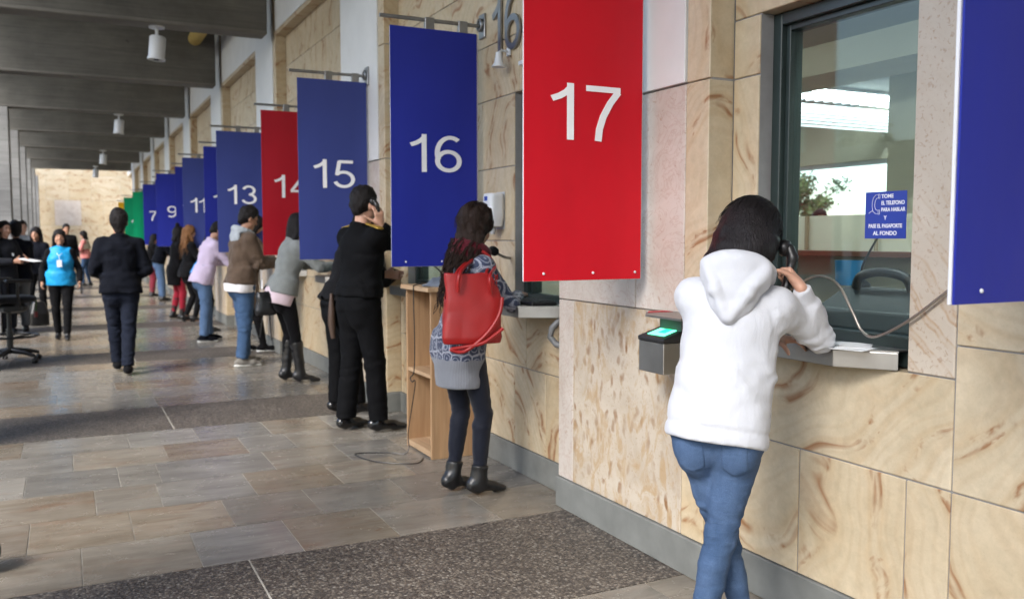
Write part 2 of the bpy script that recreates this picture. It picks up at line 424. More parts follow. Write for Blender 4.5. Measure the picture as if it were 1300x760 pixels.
# ------------------------------------------------------------------ camera, world, light
H = 1.42
cam = bpy.data.cameras.new('camera'); camo = bpy.data.objects.new('camera', cam); COL.objects.link(camo)
yaw, pit = math.radians(26.7), math.radians(4.0)
camo.location = (0, 0, H); camo.rotation_euler = (math.radians(90) - pit, 0, -yaw)
cam.sensor_width = 36.0; cam.lens = 1125 / 1300 * 36.0; cam.clip_start = 0.05; cam.clip_end = 800
cam.dof.use_dof = True; cam.dof.focus_distance = 3.3; cam.dof.aperture_fstop = 3.2
SC.camera = camo
SC.view_settings.view_transform = 'Standard'; SC.view_settings.look = 'None'
SC.view_settings.exposure = 1.85; SC.view_settings.gamma = 1.0
wd = bpy.data.worlds.new('World'); SC.world = wd; wd.use_nodes = True
SUN_EL, SUN_AZ = math.radians(40), math.radians(-122)     # azimuth from +Y towards +X: the open left side, a little behind
nt = wd.node_tree; bg = nt.nodes['Background']
sky = nt.nodes.new('ShaderNodeTexSky'); sky.sky_type = 'NISHITA'; sky.sun_disc = False
sky.sun_elevation = SUN_EL; sky.sun_rotation = SUN_AZ; sky.air_density = 1.0; sky.dust_density = 1.5; sky.ozone_density = 1.0
nt.links.new(sky.outputs[0], bg.inputs[0]); bg.inputs[1].default_value = 0.15
sl = bpy.data.lights.new('sun', 'SUN'); sl.energy = 1.5; sl.angle = math.radians(25); sl.color = (1, 0.985, 0.96)
so = bpy.data.objects.new('sun', sl); COL.objects.link(so)
sd = Vector((math.sin(SUN_AZ) * math.cos(SUN_EL), math.cos(SUN_AZ) * math.cos(SUN_EL), math.sin(SUN_EL)))
so.rotation_euler = (-sd).to_track_quat('-Z', 'Y').to_euler(); so.location = sd * 30
cy = SC.cycles
cy.use_denoising = True
try: cy.denoiser = 'OPENIMAGEDENOISE'
except Exception: pass
cy.max_bounces = 7; cy.diffuse_bounces = 4; cy.glossy_bounces = 4; cy.transparent_max_bounces = 12; cy.caustics_reflective = False; cy.caustics_refractive = False
cy.sample_clamp_indirect = 6

# ------------------------------------------------------------------ floor
XW, XB = 2.30, 2.42          # face of the piers, face of the bay walls
XL = -1.75                   # open edge of the walkway
def joints(a, b, lo, hi, first=None):
    out = [a]; x = a + (first if first else RNG.uniform(lo * 0.4, hi))
    while x < b - lo * 0.4: out.append(x); x += RNG.uniform(lo, hi)
    out.append(b); return out
fl = MB(); G = 0.0026
fixed = {(-1 + 1, 0): [-0.42, 0.02, 0.49, 0.93, 1.39, 1.93], (0, 1): [-0.2, 0.25, 0.71, 1.15, 1.66], (0, 2): [-0.45, 0.10, 0.42, 0.91, 1.40, 1.85],
         (0, 3): [-0.25, 0.24, 0.46, 1.12, 1.60, 2.0], (0, 4): [-0.5, 0.0, 0.55, 1.05, 1.37, 1.9], (0, 5): [-0.3, 0.35, 0.8, 1.30, 1.75]}
for k in range(-3, 10):
    for r in range(6):
        ya, yb = 3.94 + 4 * k + r * 0.5, 3.94 + 4 * k + (r + 1) * 0.5
        if ya > 40: break
        xs = joints(XL, XB, 0.42, 0.86)
        if (k, r) in fixed: xs = [XL, -1.2] + fixed[(k, r)] + [XB]
        for a, b in zip(xs[:-1], xs[1:]):
            c = list(rr())
            fl.box(a + G, b - G, ya + G, yb - G, -0.03, 0, 0, tuple(c))
fl.box(XL, XB + 0.1, -9, 40.3, -0.06, -0.003, 1)
for k in range(-3, 10):
    ya, yb = 2.94 + 4 * k, 3.94 + 4 * k
    for a, b in ((XL, -0.62), (-0.612, 0.676), (0.684, XB)):
        fl.box(a, b, ya + 0.004, yb - 0.004, -0.03, 0.001, 2)
    for x in (-0.616, 0.68): fl.box(x - 0.0035, x + 0.0035, ya + 0.004, yb - 0.004, -0.03, 0.0018, 1)
tag(fl.build('floor', [MATS['floor'], MATS['grout'], MATS['aggregate']], slab=True), kind='structure')
gr = MB(); gr.box(-260, XL - 0.002, -260, 300, -0.35, -0.14); gr.box(2.7, 260, -260, 300, -0.35, -0.14)
t = NT('plaza paving'); p = t.obj()
bt = t.n('ShaderNodeTexBrick', {'Vector': p, 'Scale': 1.0, 'Color1': (0.26, 0.25, 0.235, 1), 'Color2': (0.31, 0.30, 0.28, 1), 'Mortar': (0.16, 0.155, 0.15, 1), 'Mortar Size': 0.012, 'Brick Width': 1.2, 'Row Height': 0.6})
PLAZA = t.bsdf(t.mix(1.0, bt.outputs[0], t.ramp(t.noise(p, 0.7, 5), [(0.3, 0.8), (0.7, 1.1)]), 'MULTIPLY'), 0.75)
tag(gr.build('ground', PLAZA), kind='structure')

# ------------------------------------------------------------------ the stone office front
bld = empty('ticket_office', (XB, 3.0, 0), 0, 'long sandstone office front with white upper piers and ticket windows along the walkway', 'building')
BO = Vector((XB, 3.0, 0))
class PB(MB):
    def put(self, name, mats, bevel=0, slab=True, parent=None, off=BO):
        self.v = [(a - off.x, b - off.y, c - off.z) for a, b, c in self.v]
        return self.build(name, mats, parent if parent is not None else bld, bevel, slab)
SM = [MATS['sandstone'], MATS['spotted'], MATS['pinkmarble'], MATS['rusty'], W, BASE, mat_plain('joint mortar', (0.26, 0.255, 0.25), 0.85)]
GZ = 0.0028
def slab(m, y0, y1, z0, z1, mat=0, x0=XB, depth=0.10, g=GZ, ch=0.003):
    m.box(x0 + RNG.uniform(0, 0.0025), x0 + depth, y0 + g, y1 - g, z0 + g, z1 - g, mat, rr(), ch=ch)
def rows(m, ya, yb, zs, holes, lo=0.55, hi=1.1, mat=0, fixed={}):
    for i, (z0, z1) in enumerate(zip(zs[:-1], zs[1:])):
        seg = [(ya, yb)]
        for (h0, h1, hz0, hz1) in holes:
            if z0 >= hz1 - 1e-3 or z1 <= hz0 + 1e-3: continue
            ns = []
            for a, b in seg:
                if h1 <= a or h0 >= b: ns.append((a, b)); continue
                if h0 > a + 1e-3: ns.append((a, h0))
                if h1 < b - 1e-3: ns.append((h1, b))
            seg = ns
        for a, b in seg:
            js = fixed.get(i) or joints(a, b, lo, hi)
            js = [a] + [j for j in js if a + 0.02 < j < b - 0.02] + [b]
            for u, v in zip(js[:-1], js[1:]): slab(m, u, v, z0, z1, mat)
WZ0, WZ1 = 0.985, 2.28
ZTOP = 3.86
wins = []
for k in range(-3, 9):
    y0, y1 = 4.03 + 4 * k, 6.83 + 4 * k
    near, far = (y0 + 0.07, y0 + 0.75), (y1 - 0.88, y1 - 0.17)
    if k == -1: far = (1.97, 2.68)
    holes = [(near[0], near[1], WZ0, WZ1), (far[0], far[1], WZ0, WZ1)]
    wins += [(k, 'near', near), (k, 'far', far)]
    m = PB()
    up = [WZ1, 2.62, 3.02, 3.45, ZTOP]
    if k == -1:
        rows(m, y0, 0.88, [0.16, 0.635, WZ0, 1.6, WZ1], holes)
        rows(m, 0.88, 1.795, [0.16, 0.635, 1.09, 1.70, WZ1], [], fixed={0: [1.32], 1: [], 2: [], 3: [1.4]})
        rows(m, 1.795, y1, [0.16, 0.635, WZ0], [], fixed={0: [1.96, 2.43], 1: [1.7951]})
        slab(m, 1.795, 1.97, WZ0, WZ1, 3)
        slab(m, 2.68, y1, WZ0, 2.05, 0); slab(m, 2.68, y1, 2.05, WZ1, 0)
        rows(m, y0, y1, up, [], 0.9, 1.4)
    else:
        rows(m, y0, y1, [0.16, 0.645, WZ0, 1.40, 1.85, WZ1], holes, fixed={0: [y0 + 0.36, y0 + 0.75, y0 + 1.4, y0 + 2.2]})
        rows(m, y0, y1, up, [], 0.6, 1.2)
    m.box(2.412, 2.60, y0, y1, 0, 0.16, 5, ch=0.004)
    # backing behind the joints, leaving the window openings free
    for a, b in ((y0, near[0] - .002), (near[1] + .002, far[0] - .002), (far[1] + .002, y1)): m.box(2.428, 2.60, a, b, 0.162, ZTOP, 6)
    for w in (near, far):
        m.box(2.428, 2.60, w[0] - .0015, w[1] + .0015, 0.162, WZ0 - .003, 6); m.box(2.428, 2.60, w[0] - .0015, w[1] + .0015, WZ1 + .003, ZTOP, 6)
    m.put('bay_wall', SM)
    m = PB()
    m.box(2.302, 2.42, y0 + .002, y1 - .002, ZTOP - 0.05, ZTOP, 0, rr(), ch=0.004)
    m.box(XW, 2.60, y0 + .002, y1 - .002, ZTOP + .001, 5.0, 4)
    m.put('lintel', SM)
for k in range(-4, 9):
    ya, yb = 2.83 + 4 * (k + 1) - 4, 4.03 + 4 * (k + 1) - 4
    m = PB()
    m.box(2.315, 2.60, ya + .004, yb - .004, 0, 5.0, 6)
    m.box(2.288, 2.598, ya - 0.006, yb + 0.006, 0, 0.16, 5, ch=0.004)
    for a, b in zip([0.16, 1.10, 2.05, 2.95, ZTOP], [1.10, 2.05, 2.95, ZTOP, 5.0]): slab(m, ya, ya + 0.15, a, b, 0, XW, 0.125)
    slab(m, yb - 0.15, yb, 0.16, 1.10, 2, XW, 0.125); slab(m, ya + 0.15, yb - 0.15, 0.16, 1.10, 1, XW, 0.08)
    slab(m, ya + 0.15, ya + 0.50, 1.10, 2.05, 2, XW, 0.08); slab(m, ya + 0.50, yb, 1.10, 2.05, 2, XW, 0.125)
    m.box(2.292, 2.425, ya + 0.151, yb + 0.001, 2.055, 5.0, 4, ch=0.003)
    m.put('pier', SM)
# windows: frame > glass_pane
def window(y0, y1, first=False):
    m = PB(); X0, X1 = 2.485, 2.545; a = 0.045
    y0 += 0.001; y1 -= 0.001; z0, z1 = WZ0 + .002, WZ1 - .002
    m.box(X0, X1, y0, y0 + a, z0, z1, 0, ch=.003); m.box(X0, X1, y1 - a, y1, z0, z1, 0, ch=.003)
    m.box(X0, X1, y0 + a, y1 - a, z1 - a, z1, 0, ch=.003); m.box(X0, X1, y0 + a, y1 - a, z0, z0 + 0.10, 0, ch=.003)
    b = 0.022
    m.box(X0 + .025, X1 + .03, y0 + a, y0 + a + b, z0 + .1, z1 - a, 0, ch=.002); m.box(X0 + .025, X1 + .03, y1 - a - b, y1 - a, z0 + .1, z1 - a, 0, ch=.002)
    m.box(X0 + .025, X1 + .03, y0 + a + b, y1 - a - b, z1 - a - b, z1 - a, 0, ch=.002)
    f = m.put('window', GREENMETAL, slab=False)
    g = PB(); g.box(2.532, 2.540, y0 + a + b - .004, y1 - a - b + .004, z0 + .098, z1 - a - b + .004)
    g.put('glass_pane', MATS['glass'], slab=False, parent=f)
for k, w, (a, b) in wins: window(a, b)
# rooms behind the windows: a deep open office with a second row of windows on its far side
m = PB(); FX = 8.6
fw_ = [(-8 + 3.8 * i, -8 + 3.8 * i + 3.4) for i in range(12)]
m.box(FX, FX + .2, -9, 40, 0, 0.95, 0); m.box(FX, FX + .2, -9, 40, 2.34, 3.0, 0)
e0 = -9
for a, b in fw_: m.box(FX, FX + .2, e0, a, 0.9505, 2.3395, 0); e0 = b
m.box(FX, FX + .2, e0, 40, 0.9505, 2.3395, 0)
m.box(2.61, FX, -9, 40, -0.02, 0.0, 1); m.box(2.61, FX + .2, -9, 40, 3.001, 3.1, 2)
m.box(5.6, 6.2, -9, 40, 2.76, 3.0, 0); m.box(2.61, FX - .01, -9, -8.9, .001, 3, 0); m.box(2.61, FX - .01, 39.8, 39.9, .001, 3, 0)
for y in (9.4, 12.6, 20.6, 28.6): m.box(2.61, 5.59, y, y + .1, 0.001, 3.0, 0)
for y in (5.6, 9.0): m.box(6.9, 7.2, y, y + .3, .001, 3.0, 0)
m.put('interior_wall', [CREAM, mat_plain('office floor', (0.20, 0.17, 0.14), 0.5), mat_plain('office ceiling', (0.42, 0.43, 0.40), 0.8, var=.04)], slab=False)
for a, b in fw_:
    m = PB()
    for u, v in ((a, a + .05), (b - .05, b), ((a + b) / 2 - .025, (a + b) / 2 + .025)): m.box(FX + .05, FX + .12, u, v, 0.951, 2.339, 0)
    m.box(FX + .05, FX + .12, a + .05, b - .05, 0.951, 1.0, 0); m.box(FX + .05, FX + .12, a + .05, b - .05, 2.29, 2.339, 0)
    m.put('far_window', WHITEPL, slab=False)
mat_emit('ceiling and fill lamp', (0.88, 0.96, 1.0), 13.0)
for y in range(-8, 40, 4):  # added fill strips close behind the window wall, out of view, brightening the office
    m = PB(); m.box(2.70, 2.84, y + .2, y + 3.4, 2.93, 2.96, 0); m.box(2.66, 2.88, y + .15, y + 3.45, 2.961, 3.0, 1)
    m.put('ceiling_light', [MATS['ceiling and fill lamp'], WHITEPL], slab=False)
for y in range(-5, 40, 4):
    for x0 in (6.7,):
        m = PB(); L = 1.9 if x0 > 5 else 2.5
        for i in range(2):
            m.box(x0, x0 + L, y + i * .16, y + i * .16 + .07, 2.93, 2.96, 0)
        m.box(x0 - .04, x0 + L + .04, y - .07, y + .30, 2.965, 3.0, 1)
        if x0 > 5:
            for i in range(7): m.box(x0, x0 + L, y + .26 - i * .004, y + .285, 2.62 + i * .036, 2.645 + i * .036, 1)
        for i in range(14): m.box(x0 + i * L / 14, x0 + i * L / 14 + .012, y - .06, y + .29, 2.90, 2.929, 1)
        m.put('ceiling_light', [MATS['ceiling and fill lamp'], WHITEPL], slab=False)
# "16" in metal on the wall and its neighbours
def poly_arc(cx, cy, rx, ry, a0, a1, n=22): return [(cx + rx * math.cos(math.radians(a0 + (a1 - a0) * i / n)), cy + ry * math.sin(math.radians(a0 + (a1 - a0) * i / n))) for i in range(n + 1)]
S = 0.065
DIG = {
 '0': (0.62, [poly_arc(.31, .5, .25, .44, 0, 360)]),
 '1': (0.56, [[(.36, 0), (.36, 1)], [(.37, .93), (.30, .84), (.20, .765), (.08, .71)]]),
 '2': (0.62, [poly_arc(.31, .71, .235, .225, 172, -38, 18) + [(.25, .22), (.10, .07)], [(.04, .065), (.58, .065)]]),
 '3': (0.62, [poly_arc(.30, .725, .205, .21, 165, -90, 18), poly_arc(.30, .285, .24, .225, 90, -165, 20)]),
 '4': (0.62, [[(.45, 0), (.45, 1)], [(.42, .93), (.06, .31)], [(.03, .30), (.60, .30)]]),
 '5': (0.62, [[(.17, .935), (.55, .935)], [(.19, .96), (.12, .47)], [(.09, .50)] + poly_arc(.305, .315, .245, .255, 135, -160, 24)]),
 '6': (0.62, [poly_arc(.315, .31, .235, .25, 0, 360, 30), poly_arc(.36, .52, .285, .42, 55, 205, 22)]),
 '7': (0.62, [[(.04, .935), (.58, .935)], [(.545, .90), (.42, .70), (.31, .45), (.25, .22), (.23, 0)]]),
 '8': (0.62, [poly_arc(.31, .73, .195, .205, 0, 360), poly_arc(.31, .285, .24, .225, 0, 360)]),
 '9': (0.62, [poly_arc(.305, .69, .235, .25, 0, 360, 30), poly_arc(.26, .48, .285, .42, 235, 385, 22)]),
}
def digits_mesh(m, text, height, depth, place, s=S, adv=0.0):
    """stroke digits; place(u,v,w) -> xyz, u along the text, v up, w out of the face"""
    x = -sum(DIG[c][0] + adv for c in text) * 0.5; lay = 0
    for c in text:
        for st in DIG[c][1]:
            lay += 1
            closed = abs(st[0][0] - st[-1][0]) < 1e-6 and abs(st[0][1] - st[-1][1]) < 1e-6
            P = [Vector((a, b)) for a, b in (st[:-1] if closed else st)]; n = len(P); L = []; R = []
            for i in range(n):
                a = P[i - 1] if (i or closed) else P[i]; b = P[(i + 1) % n] if (i < n - 1 or closed) else P[i]
                d = (b - a).normalized(); nn = Vector((-d.y, d.x))
                L.append(P[i] + nn * s); R.append(P[i] - nn * s)
            w = depth + lay * 0.0003; v = []
            for q in L + R: v.append(place((x + q.x) * height, q.y * height, w))
            for q in L + R: v.append(place((x + q.x) * height, q.y * height, 0))
            f = []
            for i in range(n if closed else n - 1):
                j = (i + 1) % n
                f += [(i, j, n + j, n + i), (2 * n + i, 2 * n + j, j, i), (n + i, n + j, 3 * n + j, 3 * n + i)]
            if not closed: f += [(0, n, 3 * n, 2 * n), (n - 1, 3 * n - 1 - 0 + 0, 4 * n - 1, 2 * n - 1)]
            m.add(v, f, 0)
        x += DIG[c][0] + adv
for num, yc in (('16', 4.87),):
    m = MB(); digits_mesh(m, num, 0.34, 0.012, lambda u, v, w: (0.0 - w - 0.008, -u, v), s=0.055)
    e = link('wall_number', raw_mesh('wall_number', m.v, m.f), GREYMETAL); e.location = (XB, yc, 2.53)
    tag(e, 'large grey metal number 16 fixed to the stone above the window', 'number')

# ------------------------------------------------------------------ end wall, roof, beams, columns
m = MB()
for i, (z0, z1) in enumerate(zip([0, 0.9, 1.9, 2.9, 3.9, 4.8], [0.9, 1.9, 2.9, 3.9, 4.8, 5.2])):
    js = joints(-1.9, 2.6, 0.8, 1.3)
    for a, b in zip(js[:-1], js[1:]):
        m.box(a + .003, b - .003, 40.0, 40.1, z0 + .003, z1 - .003, 1 if (i == 2 and -0.95 < a < 0.0) else 0, rr())
m.box(-1.9, 2.6, 40.01, 40.3, 0, 5.2, 2)
o = m.build('end_wall', [MATS['sandstone'], MATS['pinkmarble'], SM[6]], slab=True)
tag(o, 'sunlit sandstone wall closing the far end of the walkway', 'wall')
m = MB(); m.box(-2.1, 2.6, -9, 36.2, 5.201, 5.40); o = m.build('roof_slab', MATS['beamconc']); tag(o, 'flat concrete roof slab above the row of beams', 'roof')
ORD = ['nearest', 'second', 'third', 'fourth', 'fifth', 'sixth', 'seventh', 'eighth', 'ninth']
yb = [10.78 + 4 * k for k in range(-5, 7)]
for y in yb:
    m = MB(); m.box(-1.45, 2.2, y, y + 0.30, 3.80, 5.2, 0, ch=0.012)
    o = m.build('roof_beam', MATS['beamconc'])
    i = round((y - 10.78) / 4)
    tag(o, 'dark board-marked concrete ceiling beam, %s one seen from the camera' % ORD[i] if i >= 0 else 'dark concrete ceiling beam above and behind the camera view', 'beam', 'concrete beams under the roof')
for k in range(-5, 6):
    y = 18.7 + 4 * k
    m = MB(); m.box(-1.36, -0.86, y, y + 0.5, -0.12, 3.79, 0, ch=0.012)
    o = m.build('concrete_column', MATS['colconc'])
    tag(o, 'pale board-marked concrete column, %s in the row on the open left side' % ORD[k] if k >= 0 else 'pale concrete column beside the camera outside the view', 'column', 'concrete columns along the open side')
# pipes and lamps
PIPE = mat_plain('yellow pipe lagging', (0.46, 0.33, 0.10), 0.7, var=0.15)
m = MB()
for y in [10.78 + 4 * k for k in range(-2, 7)]:
    m.tube([(1.90, y + 0.29, 4.50), (1.90, y + 3.96, 4.50), (1.90, y + 4.03, 4.50)], [0.105, 0.105, 0.098], 16)
tag(m.build('ceiling_pipe', PIPE), 'yellow lagged pipe running through the concrete beams beside the wall', 'pipe')
for i, (x, y) in enumerate(((1.0, 10.95), (1.0, 18.95), (1.0, 26.95), (0.98, 33.0))):
    e = empty('ceiling_lamp', (x, y, 3.80), 0, ['large white cylinder lamp under the nearest concrete beam', 'middle white cylinder lamp under the third concrete beam', 'small white cylinder lamp under the fifth concrete beam', 'farthest hanging lamp in front of the end wall'][i], 'lamp', 'white cylinder lamps under the beams')
    a = MB(); a.lathe([(0.0, 0), (0.085, 0), (0.085, -0.02), (0.0, -0.02)], 20); a.tube([(0, 0, -0.02), (0, 0, -0.11)], 0.018, 10)
    a.build('mount', WHITEPL, e)
    a = MB(); T = Matrix.Translation((0.01, 0, -0.11)) @ Matrix.Rotation(0.09, 4, 'Y')
    a.lathe([(0.075, 0), (0.088, -0.012), (0.088, -0.24), (0.098, -0.245), (0.098, -0.265), (0.08, -0.267), (0.075, -0.21), (0.0, -0.21)], 28, M=T)
    a.build('housing', WHITEPL, e)
    a = MB(); a.lathe([(0.0, -0.212), (0.03, -0.215), (0.03, -0.268), (0.0, -0.268)], 14, M=T); a.build('bulb', DARKPL, e)

# ------------------------------------------------------------------ beyond the open side
FASC = mat_plain('pale painted metal', (0.45, 0.46, 0.47), 0.5, var=0.06)
e = empty('open_canopy', (-9.5, 12, -0.14), 0, 'low flat metal walkway canopy out in the plaza beyond the columns', 'canopy')
a = MB(); a.box(-4.5, 4.5, -30, 34, 2.72, 2.86)
for x in (-4.4, -1.5, 1.5, 4.4): a.box(x - .06, x + .06, -29.9, 33.9, 2.55, 2.718)
a.build('roof', FASC, e)
for y in range(-26, 34, 8):
    for x in (-3.5, 3.5):
        a = MB(); a.tube([(x, y, 0), (x, y, 2.545)], 0.07, 10); a.build('post', GREYMETAL, e)
LEAF = []
for i, c in enumerate(((0.045, 0.075, 0.018), (0.07, 0.10, 0.028), (0.035, 0.06, 0.02))):
    LEAF.append(mat_plain('leaves %d' % i, c, 0.6, var=0.35, nscale=1.2))
BARK = mat_plain('bark', (0.10, 0.075, 0.055), 0.9, var=0.3)
def tree(x, y, h, seed, label):
    rg = np.random.default_rng(seed); e = empty('broadleaf_tree', (x, y, -0.14), 0, label, 'tree', 'trees beyond the plaza canopy')
    a = MB(); a.tube([(0, 0, 0), (0.05, 0.03, h * .3), (-.05, .1, h * .55), (0, 0, h * .8)], [h * .03, h * .022, h * .015, h * .006], 10)
    tips = []
    for i in range(9):
        an = rg.uniform(0, 6.28); z = h * rg.uniform(.28, .6); L = h * rg.uniform(.22, .36)
        b = (math.cos(an) * L, math.sin(an) * L, z + h * rg.uniform(.1, .28)); a.tube([(0, 0, z), (b[0] * .5, b[1] * .5, z + (b[2] - z) * .65), b], [h * .011, h * .008, h * .003], 7); tips.append(b)
    a.build('trunk', BARK, e)
    cl = [np.array(b) + rg.normal(0, h * .04, 3) for b in tips] + [np.array((rg.normal(0, h * .14), rg.normal(0, h * .14), h * rg.uniform(.5, .92))) for i in range(16)]
    V = []; F = []; MI = []
    for c in cl:
        R = h * rg.uniform(.09, .16); mi = int(rg.integers(0, 3))
        for q in range(150):
            d = rg.normal(0, 1, 3); d /= np.linalg.norm(d); p = c + d * R * rg.uniform(.45, 1.05) * (1, 1, .75)
            u = rg.normal(0, 1, 3); u /= np.linalg.norm(u); w = np.cross(u, d); w /= (np.linalg.norm(w) + 1e-6); s = h * .016 * rg.uniform(.7, 1.5)
            b = len(V); V += [p - u * s, p + w * s * .6, p + u * s, p - w * s * .6]; F.append((b, b + 1, b + 2, b + 3)); MI.append(mi)
    me = raw_mesh('crown', V, F); me.polygons.foreach_set('material_index', np.array(MI, dtype=np.int32)); link('crown', me, LEAF, e)
for i, (x, y, h) in enumerate(((-24, -9, 6.5), (-27, -1, 7.5), (-24, 5, 6.2), (-28, 12, 8), (-25, 20, 6.8), (-27, 30, 7.5), (38, 29, 4.6), (36, 36, 5.2), (40, 44, 5.0), (42, 58, 6))):
    tree(x, y, h, 40 + i, ['low leafy tree beyond the plaza, behind and left of the camera', 'tall leafy tree beyond the plaza, left of the camera', 'small leafy tree beyond the plaza canopy, left of the camera', 'wide leafy tree beyond the plaza opposite window 16', 'leafy tree beyond the plaza opposite window 14', 'farthest leafy tree beyond the plaza canopy', 'low leafy tree seen through the office windows', 'second leafy tree behind the office, seen through both windows', 'leafy tree behind the office at the right of the far windows', 'tallest leafy tree behind the office'][i])
# ------------------------------------------------------------------ implicit bodies
def nrm(v): v = np.asarray(v, float); return v / (np.linalg.norm(v) + 1e-12)
_LAT = np.random.default_rng(5).random((32, 32, 32)).astype(np.float32)
def vnoise(p):
    i = np.floor(p).astype(np.int32); f = (p - i).astype(np.float32); f = f * f * (3 - 2 * f); i &= 31; j = (i + 1) & 31
    x0, y0, z0 = i[:, 0], i[:, 1], i[:, 2]; x1, y1, z1 = j[:, 0], j[:, 1], j[:, 2]; L = _LAT
    fx, fy, fz = f[:, 0], f[:, 1], f[:, 2]
    a = L[x0, y0, z0] * (1 - fx) + L[x1, y0, z0] * fx; b = L[x0, y1, z0] * (1 - fx) + L[x1, y1, z0] * fx
    c = L[x0, y0, z1] * (1 - fx) + L[x1, y0, z1] * fx; d = L[x0, y1, z1] * (1 - fx) + L[x1, y1, z1] * fx
    return ((a * (1 - fy) + b * fy) * (1 - fz) + (c * (1 - fy) + d * fy) * fz) * 2 - 1

class Field:
    """a signed distance field on a grid, meshed by surface nets"""
    def __init__(s, lo, hi, h):
        s.h = h; s.lo = np.asarray(lo, float) - 3 * h
        s.n = np.ceil((np.asarray(hi, float) + 3 * h - s.lo) / h).astype(int) + 1
        s.D = np.full(tuple(s.n), 0.5, np.float32)
        s.ax = [(s.lo[i] + h * np.arange(s.n[i])).astype(np.float32) for i in range(3)]
    def region(s, lo, hi):
        a = np.clip(np.floor((np.asarray(lo) - s.lo) / s.h).astype(int), 0, s.n); b = np.clip(np.ceil((np.asarray(hi) - s.lo) / s.h).astype(int) + 1, 0, s.n)
        if (b <= a).any(): return None
        sl = tuple(slice(a[i], b[i]) for i in range(3))
        return sl, s.ax[0][sl[0]][:, None, None], s.ax[1][sl[1]][None, :, None], s.ax[2][sl[2]][None, None, :]
    def comb(s, sl, d, k, op='u'):
        A = s.D[sl]
        if op == 'u':
            if k > 0:
                q = np.maximum(k - np.abs(A - d), 0) / k; s.D[sl] = np.minimum(A, d) - q * q * k * 0.25
            else: s.D[sl] = np.minimum(A, d)
        elif op == 's':
            if k > 0:
                q = np.maximum(k - np.abs(A + d), 0) / k; s.D[sl] = np.maximum(A, -d) + q * q * k * 0.25
            else: s.D[sl] = np.maximum(A, -d)
    def rc(s, a, b, ra, rb=None, k=0.02, op='u', flat=None):
        """round cone; flat=(axis vector, factor) squeezes the section along a direction"""
        rb = ra if rb is None else rb; a = np.asarray(a, float); b = np.asarray(b, float); R = max(ra, rb) * (1.0 if flat is None else max(1, flat[1])) + k + 3 * s.h + 0.01
        g = s.region(np.minimum(a, b) - R, np.maximum(a, b) + R)
        if g is None: return
        sl, X, Y, Z = g; d = b - a; L2 = max(d @ d, 1e-9)
        px, py, pz = X - np.float32(a[0]), Y - np.float32(a[1]), Z - np.float32(a[2])
        t = np.clip((px * d[0] + py * d[1] + pz * d[2]) / L2, 0, 1).astype(np.float32)
        qx, qy, qz = px - t * d[0], py - t * d[1], pz - t * d[2]
        if flat is not None:
            f = nrm(flat[0]); c = (qx * f[0] + qy * f[1] + qz * f[2]); w = 1.0 / flat[1] - 1.0
            qx, qy, qz = qx + f[0] * c * w, qy + f[1] * c * w, qz + f[2] * c * w
        dd = np.sqrt(qx * qx + qy * qy + qz * qz) - (ra + (rb - ra) * t)
        if flat is not None: dd = dd * min(1, flat[1])
        s.comb(sl, dd.astype(np.float32), k, op)
    def ell(s, c, r, M=None, k=0.02, op='u'):
        """ellipsoid; rows of M are its axes"""
        c = np.asarray(c, float); r = np.asarray(r, float); M = np.eye(3) if M is None else np.asarray(M); R = max(r) + k + 3 * s.h + 0.01
        g = s.region(c - R, c + R)
        if g is None: return
        sl, X, Y, Z = g; px, py, pz = X - np.float32(c[0]), Y - np.float32(c[1]), Z - np.float32(c[2])
        q = 0; q2 = 0
        for i in range(3):
            e = (px * M[i][0] + py * M[i][1] + pz * M[i][2]); q = q + (e / r[i]) ** 2; q2 = q2 + (e / r[i] ** 2) ** 2
        k0 = np.sqrt(q); k1 = np.sqrt(q2) + 1e-6
        s.comb(sl, np.where(k0 < 0.25, -min(r) * (1 - k0), k0 * (k0 - 1) / k1).astype(np.float32), k, op)
    def prof(s, a, b, side, st, k=0.03, op='u', pw=2.0):
        """elliptical sections along a->b; st rows: t, half width, half depth, depth offset[, side offset]"""
        a = np.asarray(a, float); b = np.asarray(b, float); ax = b - a; L = np.linalg.norm(ax); w = ax / L
        side = nrm(np.asarray(side) - w * (np.asarray(side) @ w)); fw = np.cross(w, side)
        st = np.asarray(st, float); R = st[:, 1:3].max() + np.abs(st[:, 3]).max() + k + 3 * s.h + 0.02
        g = s.region(np.minimum(a, b) - R, np.maximum(a, b) + R)
        if g is None: return
        sl, X, Y, Z = g; px, py, pz = X - np.float32(a[0]), Y - np.float32(a[1]), Z - np.float32(a[2])
        t = (px * w[0] + py * w[1] + pz * w[2]) / L; tc = np.clip(t, 0, 1)
        I = lambda j: np.interp(tc, st[:, 0], st[:, j]).astype(np.float32)
        A, B, o = I(1), I(2), I(3); u = px * side[0] + py * side[1] + pz * side[2]; v = px * fw[0] + py * fw[1] + pz * fw[2] - o
        if st.shape[1] > 4: u = u - I(4)
        if pw == 2.0: q = np.sqrt((u / A) ** 2 + (v / B) ** 2)
        else: q = ((np.abs(u) / A) ** pw + (np.abs(v) / B) ** pw) ** (1 / pw)
        d = (q - 1) * np.minimum(A, B); dz = np.maximum(np.abs(t - 0.5) - 0.5, 0) * L
        s.comb(sl, np.where(dz > 0, np.sqrt(np.maximum(d, 0) ** 2 + dz * dz), d).astype(np.float32), k, op)
